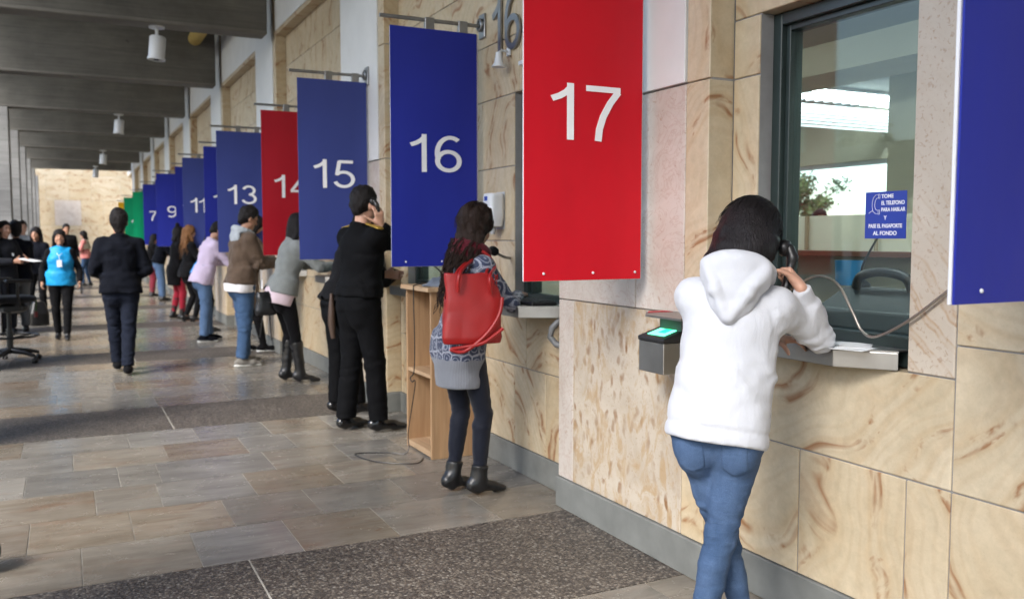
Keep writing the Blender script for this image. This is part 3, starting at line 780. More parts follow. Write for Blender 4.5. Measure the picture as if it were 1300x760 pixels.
    def box(s, c, half, M=None, r=0.005, k=0.0, op='u'):
        c = np.asarray(c, float); M = np.eye(3) if M is None else np.asarray(M); R = np.linalg.norm(half) + k + 3 * s.h + 0.02
        g = s.region(c - R, c + R)
        if g is None: return
        sl, X, Y, Z = g; px, py, pz = X - np.float32(c[0]), Y - np.float32(c[1]), Z - np.float32(c[2]); q = []
        for i in range(3): q.append(np.abs(px * M[i][0] + py * M[i][1] + pz * M[i][2]) - (half[i] - r))
        o = np.sqrt(sum(np.maximum(x, 0) ** 2 for x in q)); n = np.minimum(np.maximum(np.maximum(q[0], q[1]), q[2]), 0)
        s.comb(sl, (o + n - r).astype(np.float32), k, op)
    def cut(s, p, n, k=0.0, lo=None, hi=None):
        """keep the side n points away from"""
        n = nrm(n); g = s.region(lo, hi) if lo is not None else s.region(s.lo, s.lo + s.h * s.n)
        if g is None: return
        sl, X, Y, Z = g
        d = ((X - p[0]) * n[0] + (Y - p[1]) * n[1] + (Z - p[2]) * n[2]).astype(np.float32) + np.zeros_like(s.D[sl]); s.comb(sl, -d, k, 's')
    def noise(s, amp, sc, lo=None, hi=None, seed=0, ridged=False, warp=0.0):
        m = np.abs(s.D) < amp * 2 + s.h * 2.5
        if lo is not None:
            for i in range(3):
                sh = [1, 1, 1]; sh[i] = -1; m &= ((s.ax[i] >= lo[i]) & (s.ax[i] <= hi[i])).reshape(sh)
        I = np.nonzero(m)
        if len(I[0]) == 0: return
        P = np.stack([s.ax[i][I[i]] for i in range(3)], 1).astype(np.float64)
        if warp: P = P + warp * np.stack([vnoise(P * 6 + 3 + seed), vnoise(P * 6 + 17 + seed), vnoise(P * 6 + 31 + seed)], 1)
        q = P * np.asarray(sc) + seed * 7.31; v = vnoise(q) + 0.5 * vnoise(q * 2.1 + 5.5)
        if ridged: v = 0.6 - 1.6 * np.abs(v)
        s.D[I] += (amp * v).astype(np.float32)
    def func(s, fn, band=0.03):
        I = np.nonzero(np.abs(s.D) < band)
        P = np.stack([s.ax[i][I[i]] for i in range(3)], 1); s.D[I] += fn(P).astype(np.float32)
    def mesh(s):
        D = s.D; n = s.n; neg = D < 0
        c = [(i, j, k) for i in (0, 1) for j in (0, 1) for k in (0, 1)]
        sub = lambda A, o: A[o[0]:n[0] - 1 + o[0], o[1]:n[1] - 1 + o[1], o[2]:n[2] - 1 + o[2]]
        cnt = sum(sub(neg, o).astype(np.int8) for o in c)
        I = np.nonzero((cnt > 0) & (cnt < 8)); N = len(I[0])
        if N == 0: return np.zeros((0, 3)), np.zeros((0, 4), int)
        idx = np.full(tuple(n - 1), -1, np.int32); idx[I] = np.arange(N)
        val = {o: D[I[0] + o[0], I[1] + o[1], I[2] + o[2]] for o in c}
        acc = np.zeros((N, 3)); num = np.zeros(N)
        for ax in range(3):
            for o in c:
                if o[ax]: continue
                p = list(o); p[ax] = 1; a, b = val[o], val[tuple(p)]; m = (a < 0) != (b < 0)
                t = np.where(m, a / np.where(m, a - b, 1), 0)
                for q in range(3): acc[:, q] += np.where(m, (t if q == ax else o[q]), 0)
                num += m
        P = s.lo + s.h * (np.stack(I, 1) + acc / num[:, None]); F = []
        for ax in range(3):
            u, v = (ax + 1) % 3, (ax + 2) % 3
            s0 = [slice(1, None)] * 3; s0[ax] = slice(0, -1); s1 = [slice(1, None)] * 3; s1[ax] = slice(1, None)
            a, b = neg[tuple(s0)], neg[tuple(s1)]; E = np.array(np.nonzero(a != b)).T
            if len(E) == 0: continue
            E1 = E.copy(); E1[:, u] += 1; E1[:, v] += 1
            ok = (E1[:, u] < n[u] - 1) & (E1[:, v] < n[v] - 1); E = E[ok]; E1 = E1[ok]
            flip = a[tuple(E.T)]
            g = lambda du, dv: idx[tuple((E1 - np.eye(3, dtype=int)[u] * (1 - du) - np.eye(3, dtype=int)[v] * (1 - dv)).T)]
            q = np.stack([g(0, 0), g(1, 0), g(1, 1), g(0, 1)], 1); q[~flip] = q[~flip][:, ::-1]; F.append(q)
        F = np.concatenate(F); F = F[(F >= 0).all(1)]
        # one light smoothing pass
        return P, F
    def obj(s, name, mat, parent, smooth=1):
        P, F = s.mesh()
        for _ in range(smooth):
            A = np.zeros_like(P); C = np.zeros(len(P))
            for i in range(4):
                for j in (1, 3):
                    np.add.at(A, F[:, i], P[F[:, (i + j) % 4]]); np.add.at(C, F[:, i], 1)
            P = P * 0.5 + 0.5 * A / np.maximum(C, 1)[:, None]
        return link(name, raw_mesh(name, P, F, True), mat, parent)

def ik(a, c, l1, l2, pole):
    a, c = np.asarray(a, float), np.asarray(c, float); d = c - a; L = np.linalg.norm(d)
    if L > (l1 + l2) * 0.999: c = a + d / L * (l1 + l2) * 0.999; d = c - a; L = np.linalg.norm(d)
    x = (l1 * l1 - l2 * l2 + L * L) / (2 * L); y = math.sqrt(max(l1 * l1 - x * x, 0)); w = d / L
    p = np.asarray(pole, float); p = nrm(p - w * (p @ w)); return a + w * x + p * y, c

def rotv(v, axis, ang):
    axis = nrm(axis); v = np.asarray(v, float); c, s_ = math.cos(ang), math.sin(ang)
    return v * c + np.cross(axis, v) * s_ + axis * (axis @ v) * (1 - c)

class Person:
    """joints in metres for a height of 1.70; forward +Y, right +X; everything is multiplied by s"""
    def __init__(P, label, x, y, az, h=1.7, female=True, lean=0, side=0, twist=0, hp=(0, 0), headpitch=5, headyaw=0, headroll=0,
                 feet=((-.10, .0), (.10, .0)), knees=None, toes=(8, 8), arms=(None, None), skin='skin tan', fat=1.0, vox=0.011, group=None, lift=(0, 0)):
        P.s = s = h / 1.70; P.f = female; P.h = vox; P.fat = fat
        P.root = empty('person', (x, y, 0), -math.radians(az), label, 'person', group)
        R = math.radians
        P.pel = V3(hp[0], hp[1], .93 if not female else .92); P.sd = nrm((math.sin(R(side)), math.sin(R(lean)), math.cos(R(lean))))
        P.r = rotv(V3(1, 0, 0), (0, 0, 1), -R(twist)); P.r = nrm(P.r - P.sd * (P.r @ P.sd)); P.fw = np.cross(P.sd, P.r)
        P.neck = P.pel + P.sd * .505
        sw = .150 if female else .178; P.sw = sw
        P.sh = [P.pel + P.sd * .448 + P.r * (sg * sw) for sg in (-1, 1)]
        P.hip = [P.pel + V3(sg * (.088 if female else .085), 0, -.03) for sg in (-1, 1)]
        # head frame
        hd = rotv(P.sd * .6 + V3(0, 0, .4), P.r, -R(headpitch) * .5); hd = nrm(rotv(hd, P.fw, R(headroll) * .5))
        P.hu = nrm(rotv(hd, P.r, -R(headpitch) * .6)); P.hu = nrm(rotv(P.hu, P.fw, R(headroll)))
        P.hf = nrm(P.fw - P.hu * (P.fw @ P.hu)); P.hf = rotv(P.hf, P.hu, -R(headyaw)); P.hr = np.cross(P.hf, P.hu)
        P.hc = P.neck + hd * .165 + P.fw * .012
        P.ank = []; P.kn = []; P.foot = []
        for i, sg in enumerate((-1, 1)):
            a = V3(feet[i][0], feet[i][1], .085 + lift[i]); fd = V3(math.sin(R(toes[i])) * sg, math.cos(R(toes[i])), 0)
            k, a = ik(P.hip[i], a, (.418 if female else .416), .400, knees[i] if knees else (sg * .15, 1, 0)); P.kn.append(k); P.ank.append(a); P.foot.append(fd)
        P.el = []; P.wr = []; P.hand = []
        for i, sg in enumerate((-1, 1)):
            A = dict(arms[i] or {})
            if A.get('phone'):
                q = P.hc + P.hr * sg * A.get('out', .110) + P.hf * .026 - P.hu * A.get('drop', .052); a = A['phone']; A['d'] = P.hr * sg * a[0] + P.hf * a[1] + P.hu * a[2]; A['n'] = -P.hr * sg + P.hf * a[3] - P.hu * .15
                dd = nrm(A['d']); nn = np.asarray(A['n']); nn = nrm(nn - dd * (nn @ dd)); A['w'] = q - dd * .088 - nn * .020 + P.hr * sg * .012; P.phone = q
            w = A.get('w'); w = P.sh[i] + P.r * sg * .075 + V3(0, .05, -.515) if w is None else V3(*w)
            if 'e' in A: e = P.sh[i] + nrm(V3(*A['e']) - P.sh[i]) * .285; w = e + nrm(w - e) * .25
            else: e, w = ik(P.sh[i], w, .285, .25, A.get('pole', (sg * .5, -1, -.2)))
            P.el.append(e); P.wr.append(w)
            fd = nrm(w - e); d = nrm(A['d']) if 'd' in A else fd
            nn = A.get('n', (-sg, .25, 0)); nn = nrm(np.asarray(nn, float) - d * (np.asarray(nn, float) @ d))
            P.hand.append((d, nn, A.get('curl', 35), A.get('thumb', 30)))
            if A.get('phone'): P.phone = w + d * .088 + nn * .022 - P.hr * sg * .004
        P.skin = MATS[skin]
        P.all = np.array([P.pel, P.neck, P.hc + P.hu * .16, P.hc - P.hf * .14, P.hc + P.hf * .14] + P.sh + P.hip + P.kn + P.ank + P.el + P.wr +
                         [w + hh[0] * .19 for w, hh in zip(P.wr, P.hand)] + [a + f * .2 for a, f in zip(P.ank, P.foot)])
        P.lo = np.minimum(P.all.min(0) - .13, (9, 9, 0)); P.lo[2] = 0; P.hi = P.all.max(0) + .13
    def field(P, lo=None, hi=None, vox=None):
        F = Field((P.lo if lo is None else np.asarray(lo)) , (P.hi if hi is None else np.asarray(hi)), (vox or P.h) / P.s); return F
    def emit(P, F, name, mat, parent=None, smooth=1):
        o = F.obj(name, mat if not isinstance(mat, str) else MATS[mat], parent or P.root, smooth)
        if P.s != 1:
            n = len(o.data.vertices); c = np.empty(n * 3, np.float32); o.data.vertices.foreach_get('co', c); o.data.vertices.foreach_set('co', c * P.s); o.data.update()
        return o
    def simple(P, m, name, mat, parent=None, **kw):
        m.v = [tuple(q * P.s for q in v) for v in m.v]; return m.build(name, mat if not isinstance(mat, str) else MATS[mat], parent or P.root, **kw)
    # --- the body
    def torso_st(P, e=0.0):
        f = P.fat
        if P.f: st = [(0, .150, .108, -.008), (.12, .165, .118, -.012), (.26, .150 * f, .105 * f, -.002), (.46, .122 * f, .094 * f, .004), (.66, .138 * f, .108, .008), (.80, .140, .105, .006), (.90, .120, .086, -.004), (1, .062, .06, -.004)]
        else: st = [(0, .150, .105, 0), (.12, .160, .112, -.004), (.28, .152 * f, .108 * f, .004), (.46, .148 * f, .108 * f, .006), (.66, .165 * f, .118, .004), (.80, .172, .115, 0), (.90, .145, .092, -.006), (1, .07, .065, -.006)]
        return [(t, a + e, b + e, o) for t, a, b, o in st]
    def legs(P, F, e0, e1, ex=0.0, upto=1.0, k=.03):
        for i in (0, 1):
            hp, kn, an = P.hip[i], P.kn[i], P.ank[i]; q = 1.0 if P.f else .95
            F.rc(hp, kn, .088 * q + e0, .054 + e0 * .6 + ex * .4, k if i == 0 else k * .45)
            end = kn + (an - kn) * upto
            F.rc(kn, end, .054 + e0 * .6 + ex * .4, .036 + e1, .012)
            back = nrm(np.cross(np.cross(nrm(an - kn), P.foot[i]), nrm(an - kn)))
            if e1 < .03: F.rc(kn + (an - kn) * .18 - back * .014, kn + (an - kn) * .55 - back * .010, .046 + e0 * .5, .036 + e1 * .6, .03)
    def head_sdf(P, F):
        c, f, u, r = P.hc, P.hf, P.hu, P.hr; M = np.array([r, f, u])
        F.ell(c + u * .030 - f * .012, (.074, .094, .088), M, .02)
        F.rc(c + f * .030 - u * .010, c + f * .052 - u * .078, .056, .030, .03, flat=(r, 1.0))
        F.rc(c + f * .030 - u * .055 - r * .036, c + f * .030 - u * .055 + r * .036, .026, .026, .03)
        F.rc(c + f * .080 + u * .030, c + f * .102 - u * .016, .010, .014, .012)
        for sg in (-1, 1):
            F.ell(c + f * .078 + u * .018 + r * sg * .032, (.018, .014, .012), M, .012, 's')
            F.ell(c + f * .072 + u * .014 + r * sg * .032, (.014, .012, .010), M, .004)
            F.ell(c + f * .062 - u * .022 + r * sg * .036, (.024, .022, .020), M, .02)
            F.ell(c + r * sg * .078 - f * .006 - u * .004, (.011, .020, .032), M, .008)
            F.rc(c + f * .083 + u * .036 + r * sg * .014, c + f * .074 + u * .037 + r * sg * .048, .007, .006, .012)
        F.ell(c + f * .084 - u * .044, (.024, .010, .006), M, .006); F.ell(c + f * .083 - u * .056, (.020, .010, .007), M, .006)
        F.ell(c + f * .074 - u * .086, (.02, .016, .014), M, .02)
    def hand_sdf(P, F, i, fine):
        sg = (-1, 1)[i]; w = P.wr[i]; d, n, curl, th = P.hand[i]; lat = np.cross(d, n) * 1.0
        # lat points to the thumb side for a right hand with palm normal n
        lat = nrm(lat) * (1 if sg > 0 else -1)
        sc = .92 if P.f else 1.03
        if not fine:
            F.rc(w, w + d * .085 * sc, .027, .032, .015, flat=(n, .55))
        else:
            F.rc(w, w + d * .03 * sc, .023, .026, .012, flat=(n, .75))
            for q in range(4):
                F.rc(w + d * .02 + lat * (.010 - q * .007), w + (d * .088 + lat * (.027 - q * .018)) * sc, .014, .0115, .012)
            F.rc(w + d * .025 + lat * .016 + n * .006, w + d * .05 * sc + lat * .026 + n * .012, .016, .014, .014)
        L = [.068, .076, .070, .055]; rad = .0082 * sc if fine else .0095
        for q in range(4):
            b = w + (d * .086 + lat * (.027 - q * .018)) * sc; v = d.copy(); a = math.radians(curl * (.6 + .12 * q))
            for j, fr in enumerate((.45, .31, .24)):
                ax = np.cross(d, n); v = rotv(v, ax, a); e = b + v * L[q] * sc * fr; F.rc(b, e, rad * (1 - .08 * j), rad * (.93 - .08 * j), .004); b = e; a = math.radians(curl * .9)
        b = w + (d * .030 + lat * .026 + n * .006) * sc; v = nrm(d * .6 + lat * .75 + n * .35)
        v2 = nrm(rotv(v, np.cross(d, n), math.radians(th)) - lat * .25)
        e = b + v * .042 * sc; F.rc(b, e, .0135, .0105, .010); F.rc(e, e + nrm(v * .4 + v2 * .6) * .032 * sc, .0105, .0088, .004); e2 = e + nrm(v * .4 + v2 * .6) * .032 * sc; F.rc(e2, e2 + v2 * .02, .0088, .0075, .004)
    def body(P, vox=None, fine=True):
        F = P.field(vox=vox)
        F.prof(P.pel - P.sd * .06, P.neck, P.r, P.torso_st(), .03)
        F.rc(P.neck - P.sd * .05, P.hc - P.hu * .03 - P.hf * .012, .054 if not P.f else .046, .05 if not P.f else .043, .03)
        for i in (0, 1):
            F.rc(P.neck - P.sd * .035, P.sh[i], .05, .052, .03)
            F.rc(P.sh[i], P.el[i], .050 if not P.f else .042, .036 if not P.f else .032, .03); F.rc(P.el[i], P.wr[i], .037 if not P.f else .032, .024 if not P.f else .021, .015)
            P.hand_sdf(F, i, fine)
            F.rc(P.ank[i] - V3(0, 0, .03) - P.foot[i] * .02, P.ank[i] - V3(0, 0, .047) + P.foot[i] * .11, .022, .014, .02)
        P.legs(F, -.009, -.008); P.head_sdf(F)
        return P.emit(F, 'body', P.skin)
    def eyes(P, brow=True, hairm='hair black'):
        c, f, u, r = P.hc, P.hf, P.hu, P.hr
        m = MB()
        for sg in (-1, 1):
            T = Matrix.Translation(Vector(c + f * .0795 + u * .0145 + r * sg * .032))
            m.lathe([(0.001, -.0055), (.005, -.0045), (.0075, 0), (.005, .0045), (.001, .0055)], 10, M=T)
            if brow: m.tube([c + f * .0905 + u * .037 + r * sg * .014, c + f * .090 + u * .041 + r * sg * .030, c + f * .078 + u * .036 + r * sg * .048], [.003, .0035, .002], 6)
        P.simple(m, 'eyes', BLACKPL)
    # --- clothes
    def trousers(P, mat, e0=.012, e1=.012, ex=0.0, hem=.97, top=.16, wr=.004, name='trousers', seat=0.0, seed=1, vox=None):
        F = P.field(hi=np.maximum(P.hi * 0 + (P.pel[0] + .4, P.pel[1] + .4, P.pel[2] + .25), np.array(P.kn + P.ank).max(0) + .2), vox=vox)
        st = [(t, a, b, o) for t, a, b, o in P.torso_st(e0 + .004) if t <= .5]
        F.prof(P.pel - P.sd * .06, P.pel + P.sd * .445, P.r, [(t / .885, a, b, o) for t, a, b, o in P.torso_st(e0 + .004)][:4] + [(1, .13, .1, 0)], .03)
        F.cut(P.pel + P.sd * top, P.sd)
        for i in (0, 1): F.ell(P.hip[i] + V3((.014, -.014)[i], -.030 - seat, -.050), (.080 + e0, .072 + e0 + seat, .135), None, .05)
        P.legs(F, e0, e1, ex, hem)
        for i in (0, 1):
            d = nrm(P.ank[i] - P.kn[i]); q = P.kn[i] + (P.ank[i] - P.kn[i]) * hem
            F.cut(q, d, lo=q - .17, hi=q + (.17, .17, .1))
        if wr:
            F.noise(wr, (7, 7, 16), seed=seed, ridged=True, warp=.05)
            for i in (0, 1):
                for c, rg in ((P.kn[i], .12), (P.kn[i] + (P.ank[i] - P.kn[i]) * .9, .10)): F.noise(wr * 1.2, (9, 9, 30), c - rg, c + rg, seed + i, True, .04)
        return P.emit(F, name, mat)
    def top(P, mat, e=.014, hem=-.04, sl=.012, cuff=.97, wr=.005, name='jacket', hemst=None, collar=.02, low=None, neckopen=0, seed=2, vox=None, short=False, puff=0, bust=True, sleeves=True, flare=0, hemband=0, seat=.012):
        """hem: metres along the spine from the pelvis (negative is lower); low: profile rows below the pelvis down to z"""
        F = P.field(lo=(P.lo[0], P.lo[1], max(0, P.pel[2] - .62)), hi=(P.hi[0], P.hi[1], P.hc[2] + .12), vox=vox)
        a = P.pel - P.sd * .06
        st = P.torso_st(e); st[-1] = (1, .066 + e * .5, .062 + e * .5, -.004)
        F.prof(a, P.neck, P.r, st, .04)
        if P.f and bust:
            for sg in (-1, 1): F.ell(P.pel + P.sd * .335 + P.r * sg * .066 + P.fw * .085, (.062 + e * .5, .05, .06), np.array([P.r, P.fw, P.sd]), .05)
        for sg in (0, 1): F.rc(P.neck - P.sd * .03 - P.fw * .004, P.sh[sg] + (P.neck - P.sh[sg]) * (0 if sleeves else .25), .052 + e * .6, .046 + e * .55, .04)
        if low is not None:
            z1 = P.pel[2] + .06; lo = V3(P.pel[0], P.pel[1] + low.get('fwd', 0), low['z'])
            for i in (0, 1): F.ell(P.hip[i] + V3(0, -.044 - seat, -.035), (.076 + e, .064 + e + seat, .10), None, .06)
            F.prof(lo, V3(P.pel[0], P.pel[1], z1), P.r, [(0, low['w'], low['d'], -.01), (.5, (low['w'] + .165 + e) / 2 + .006, (low['d'] + .12 + e) / 2 + .006, -.012), (1, .16 + e, .112 + e, -.008)], .04)
        else:
            F.prof(P.pel + P.sd * hem, P.pel + P.sd * .12, P.r, [(0, .172 + e + flare, .128 + e + flare, -.012), (1, .156 + e, .112 + e, -.002)], .05)
            if hem < 0:
                for i in (0, 1): F.ell(P.hip[i] + V3(0, -.042 - seat, -.035), (.083 + e + .008, .076 + e + seat + .008, .13), None, .05)
            F.cut(P.pel + P.sd * hem, -P.sd, lo=P.pel - .4 , hi=P.pel + (.4, .4, .2))
            if hemband: F.func(lambda Q: np.where(((Q - P.pel) @ P.sd > hem + hemband) & ((Q - P.pel) @ P.sd < hem + hemband + .012), .004, 0))
        if sleeves:
            m1, m2 = (.05, .037) if not P.f else (.044, .033)
            for i in (0, 1):
                we = P.el[i] + (P.wr[i] - P.el[i]) * cuff
                F.rc(P.sh[i], P.el[i], m1 + sl * .8, m2 + sl + .003, .045)
                if not short:
                    q = m2 + sl + .003; F.prof(P.el[i], we, np.cross(P.wr[i] - P.el[i], (.3, .5, .2)), [(0, q, q, 0), (.5, q * .5 + .5 * (.028 + sl) + .002, q * .5 + .5 * (.028 + sl) + .002, 0), (1, .028 + sl, .028 + sl, 0)], .015)
        if wr:
            F.noise(wr, (5, 5, 8), seed=seed, ridged=True, warp=.08)
            F.noise(wr * .6, (14, 14, 9), seed=seed + 3, warp=.05)
            if sleeves:
                for i in (0, 1): F.noise(wr * 1.0, (16, 16, 24), P.el[i] - .10, P.el[i] + .10, seed + 5 + i, True, .05)
        if collar:
            c = P.neck + P.sd * .012; 
            for q in range(14):
                a0, a1 = 2 * PI * q / 14, 2 * PI * (q + 1) / 14; g = lambda t: c + P.r * math.cos(t) * .066 + P.fw * (math.sin(t) * .062 - .004) - P.sd * (.02 * math.sin(t))
                F.rc(g(a0), g(a1), collar * .75, collar * .75, .014)
        return P.emit(F, name, mat)
    def shoes(P, mat, L=.16, r=.038, sole=None, heel=0, shaft=0, shr=.05, name='shoe', fancy=None):
        for i in (0, 1):
            a, f = P.ank[i], P.foot[i]; zb = a[2] - .085; u = nrm(np.cross(f, (0, 0, 1)))
            lo = np.minimum(a, a + f * L) - (.12, .12, .12); hi = np.maximum(a + (0, 0, shaft + .06), a + f * (L + .04) + (0, 0, .05)) + .12; lo[2] = zb
            F = P.field(lo, hi, vox=min(P.h, .009))
            b = V3(a[0], a[1], zb)
            F.rc(b - f * .045 + V3(0, 0, .045 + heel), b + f * L * .62 + V3(0, 0, .036), .040, r, .02, flat=(u, 1.0))
            F.rc(b + f * L * .62 + V3(0, 0, .034), b + f * (L) + V3(0, 0, .026), r, r * .72, .02, flat=(V3(0, 0, 1), .8))
            F.rc(b + V3(0, 0, .05), b + V3(0, 0, .095), .042, .043, .03)
            if shaft:
                k = nrm(P.kn[i] - a); F.rc(b + V3(0, 0, .09), a + k * shaft, .046, shr, .02); F.cut(a + k * shaft, k)
                F.noise(.004, (8, 8, 26), seed=3 + i, ridged=True, warp=.04)
            F.cut(b + V3(0, 0, .004), (0, 0, -1))
            if heel: F.box(b + f * .045 + V3(0, 0, heel * .5), (.1, .045, heel * .5 + .002), np.array([u, f, V3(0, 0, 1)]), .01, .01, 's')
            o = P.emit(F, name, mat)
            if sole:
                G = P.field(lo, hi, vox=min(P.h, .008)); G.rc(b - f * .045 + V3(0, 0, .012), b + f * L + V3(0, 0, .012), .046, .034, .0, flat=(V3(0, 0, 1), .42)); P.emit(G, 'sole', sole, o)
    # --- hair
    def hair_short(P, mat, th=.014, vol=0, seed=4, back=.0, name='hair'):
        c, f, u, r = P.hc, P.hf, P.hu, P.hr; M = np.array([r, f, u]); F = P.field(c - .17, c + .17, vox=min(P.h, .008))
        F.ell(c + u * (.034 + vol * .5) - f * .014, (.074 + th, .096 + th * .8, .090 + th + vol), M, 0)
        F.rc(c - f * .055 - u * .02, c - f * .060 - u * (.062 + back), .046 + th * .3, .036, .03, flat=(r, 1.25))
        F.cut(c + f * .055 + u * .058, nrm(f * 1.0 - u * .62)); F.ell(c + f * .095 - u * .035, (.095, .098, .075), M, .01, 's')
        for sg in (-1, 1): F.ell(c + r * sg * .085 + f * .006 - u * .016, (.026, .026, .034), M, .012, 's')
        F.noise(.007, (46, 46, 34), seed=seed, ridged=True, warp=.03); F.noise(.005, (18, 18, 18), seed=seed + 1)
        return P.emit(F, name, mat)
    def hair_long(P, mat, drop=.30, w=.10, d=.05, th=.016, curl=0.0, seed=4, toff=(0, 0), front=True, face=.09, name='hair', vol=0, tubes=0, tp=None, tr=.0042):
        c, f, u, r = P.hc, P.hf, P.hu, P.hr; M = np.array([r, f, u])
        F = P.field(c - (.24, .24, drop + .16), c + (.24, .24, .2), vox=min(P.h, .009))
        F.ell(c + u * (.034 + vol * .4) - f * .014, (.076 + th, .098 + th * .8, .090 + th + vol), M, 0)
        b = P.neck - P.fw * (.075 + toff[1]) + P.r * toff[0] - V3(0, 0, max(0, drop - .16))
        top = c - f * .045 + u * .03
        F.prof(b, top, P.hr, tp or [(0, w * .72, d * .6, 0), (.12, w * .95, d * .95, 0), (.5, w, d, 0), (.8, .088 + th * .6, .075, 0), (1, .07, .07, 0)], .03)
        if front:
            for sg in (-1, 1):
                F.rc(c + r * sg * (.074) + u * .01 - f * .008, c + r * sg * .088 - u * .13 - f * .012, .028, .026, .02)
                F.rc(c + r * sg * .088 - u * .13 - f * .012, c + r * sg * .085 - u * (.13 + drop * .35) + f * .005, .026, .016, .02)
        F.ell(c + f * .10 - u * .022, (face * .66, .085, .078), M, .012, 's')
        F.noise(.004 + curl * .6, (26, 26, 5 + curl * 900), seed=seed, ridged=True, warp=.02 + curl); F.noise(.003 + curl, (12, 12, 7), seed=seed + 1, warp=curl * 2)
        o = P.emit(F, name, mat)
        if tubes:
            rg = np.random.default_rng(seed); m = MB()
            for q in range(tubes):
                a = rg.uniform(.35, 2 * PI - .35) if False else rg.uniform(PI * .62, PI * 2.38); t0 = rg.uniform(.25, .95)
                base = top + (b - top) * t0; ww = w * 1.0; q0 = base + P.hr * math.cos(a) * ww + np.cross(nrm(top - b), P.hr) * math.sin(a) * d * 1.1
                L = rg.uniform(.10, .22); ph = rg.uniform(0, 6); pts = []
                for k in range(9):
                    g = k / 8; pts.append(q0 + (b - top) / np.linalg.norm(b - top) * L * g + P.hr * (math.cos(a) * .03 * g + .009 * math.sin(ph + g * 11)) + np.cross(nrm(top - b), P.hr) * (math.sin(a) * .02 * g + .009 * math.cos(ph + g * 11)))
                m.tube(pts, [tr * (1 - .6 * k / 8) for k in range(9)], 4)
            P.simple(m, 'curls', mat, o)
        return o

    def strands(P, mat, n=300, th=.02, vol=0, low=.12, r=.0014, seed=3, parent=None, arc=(0, 2 * PI), wave=.004):
        """loose hairs lying over the head, from the crown down"""
        rg = np.random.default_rng(seed); m = MB(); c = P.hc + P.hu * (.034 + vol * .4) - P.hf * .014; A, B, C = .077 + th, .099 + th * .8, .091 + th + vol
        for q in range(n):
            f0 = rg.uniform(*arc); lift = rg.uniform(.9985, 1.03); t0 = rg.uniform(.1, 1.0); t1 = t0 + rg.uniform(.5, 1.3); ph = rg.uniform(0, 6); pts = []
            for k in range(10):
                t = t0 + (t1 - t0) * k / 9; f = f0 + wave * 12 * math.sin(t * 5 + ph) * .3
                tt = min(t, PI / 2); p = c + (P.hr * math.cos(f) * A * math.sin(tt) + P.hf * math.sin(f) * B * math.sin(tt) + P.hu * C * math.cos(tt)) * lift
                if t > PI / 2: p = p - P.hu * (t - PI / 2) * low + (P.hr * math.cos(f) + P.hf * math.sin(f)) * wave * math.sin(t * 9 + ph)
                pts.append(p)
            m.tube(pts, [r * (1 - .7 * k / 9) for k in range(10)], 4)
        return P.simple(m, 'loose_strands', mat, parent)
# ------------------------------------------------------------------ people
mat_skin('skin tan', (0.42, 0.235, 0.155)); mat_skin('skin light', (0.50, 0.30, 0.215)); mat_skin('skin brown', (0.30, 0.16, 0.10))
mat_hair('hair black', (0.010, 0.008, 0.008)); mat_hair('hair dark brown', (0.020, 0.011, 0.008), 0.45); mat_hair('hair light brown', (0.16, 0.075, 0.03), 0.5)
def mat_denim(name, col, seams=False, fade=0.25):
    t = NT(name); p = t.obj()
    n = t.noise(t.scale(p, (6, 6, 3)), 1.0, 4, 0.6, 0.4)
    c = t.mix(t.math('MULTIPLY', t.ramp(n, [(0.35, 0), (0.75, 1)]), fade), col, tuple(min(1, x * 1.7 + 0.03) for x in col))
    tw = t.noise(t.scale(p, (700, 700, 160)), 1.0, 2, 0.6)
    c = t.mix(1.0, c, t.ramp(tw, [(0.3, 0.82), (0.7, 1.15)]), 'MULTIPLY')
    wr = t.noise(t.scale(p, (16, 16, 60)), 1.0, 4, 0.6, 0.8)
    c = t.mix(t.math('MULTIPLY', t.ramp(wr, [(0.55, 0), (0.72, 1)]), 0.14), c, tuple(min(1, x * 2.2 + 0.05) for x in col))
    MATS[name] = t.bsdf(c, 0.9, t.bump(t.math('ADD', t.math('MULTIPLY', wr, 0.6), t.math('MULTIPLY', tw, 0.15)), 0.5, 0.008), **{'Specular IOR Level': 0.2})
mat_hair('hair shiny black', (0.012, 0.010, 0.011), 0.34)
mat_denim('denim blue', (0.040, 0.074, 0.145), fade=0.85); mat_denim('denim mid', (0.035, 0.072, 0.145)); mat_denim('denim dark', (0.005, 0.008, 0.018), fade=0.12)
mat_denim('denim pale', (0.075, 0.13, 0.235)); mat_denim('denim navy', (0.006, 0.011, 0.030), fade=0.1)
mat_cloth('white fleece', (0.50, 0.515, 0.555), 0.95, 500, 0.04, 0.2, 0.38)
mat_cloth('black wool', (0.0024, 0.0026, 0.0034), 0.85, 400, 0.25, 0.0, 0.35, 0.12); mat_cloth('black cloth', (0.004, 0.004, 0.005), 0.85, 400, 0.2, 0.03, 0.3, 0.12)
mat_cloth('navy cloth', (0.0022, 0.0032, 0.007), 0.85, 380, 0.2, 0.03, 0.35, 0.12); mat_cloth('dark suit', (0.008, 0.009, 0.013), 0.85, sheen=0.03)
mat_cloth('grey knit', (0.20, 0.215, 0.21), 0.95, 300, 0.12, 0.2, 0.4); mat_cloth('pale pink cloth', (0.62, 0.50, 0.55), 0.9, var=0.04)
mat_cloth('lilac cloth', (0.56, 0.47, 0.62), 0.9, var=0.05); mat_cloth('white cloth', (0.70, 0.69, 0.72), 0.9, var=0.04)
mat_cloth('brown canvas', (0.075, 0.05, 0.034), 0.8, var=0.25); mat_cloth('brown coat cloth', (0.115, 0.082, 0.062), 0.9, var=0.15)
mat_cloth('grey marl', (0.30, 0.33, 0.36), 0.95, var=0.1); mat_cloth('sky blue nylon', (0.015, 0.27, 0.56), 0.45, var=0.08, sheen=0, fold=0.5)
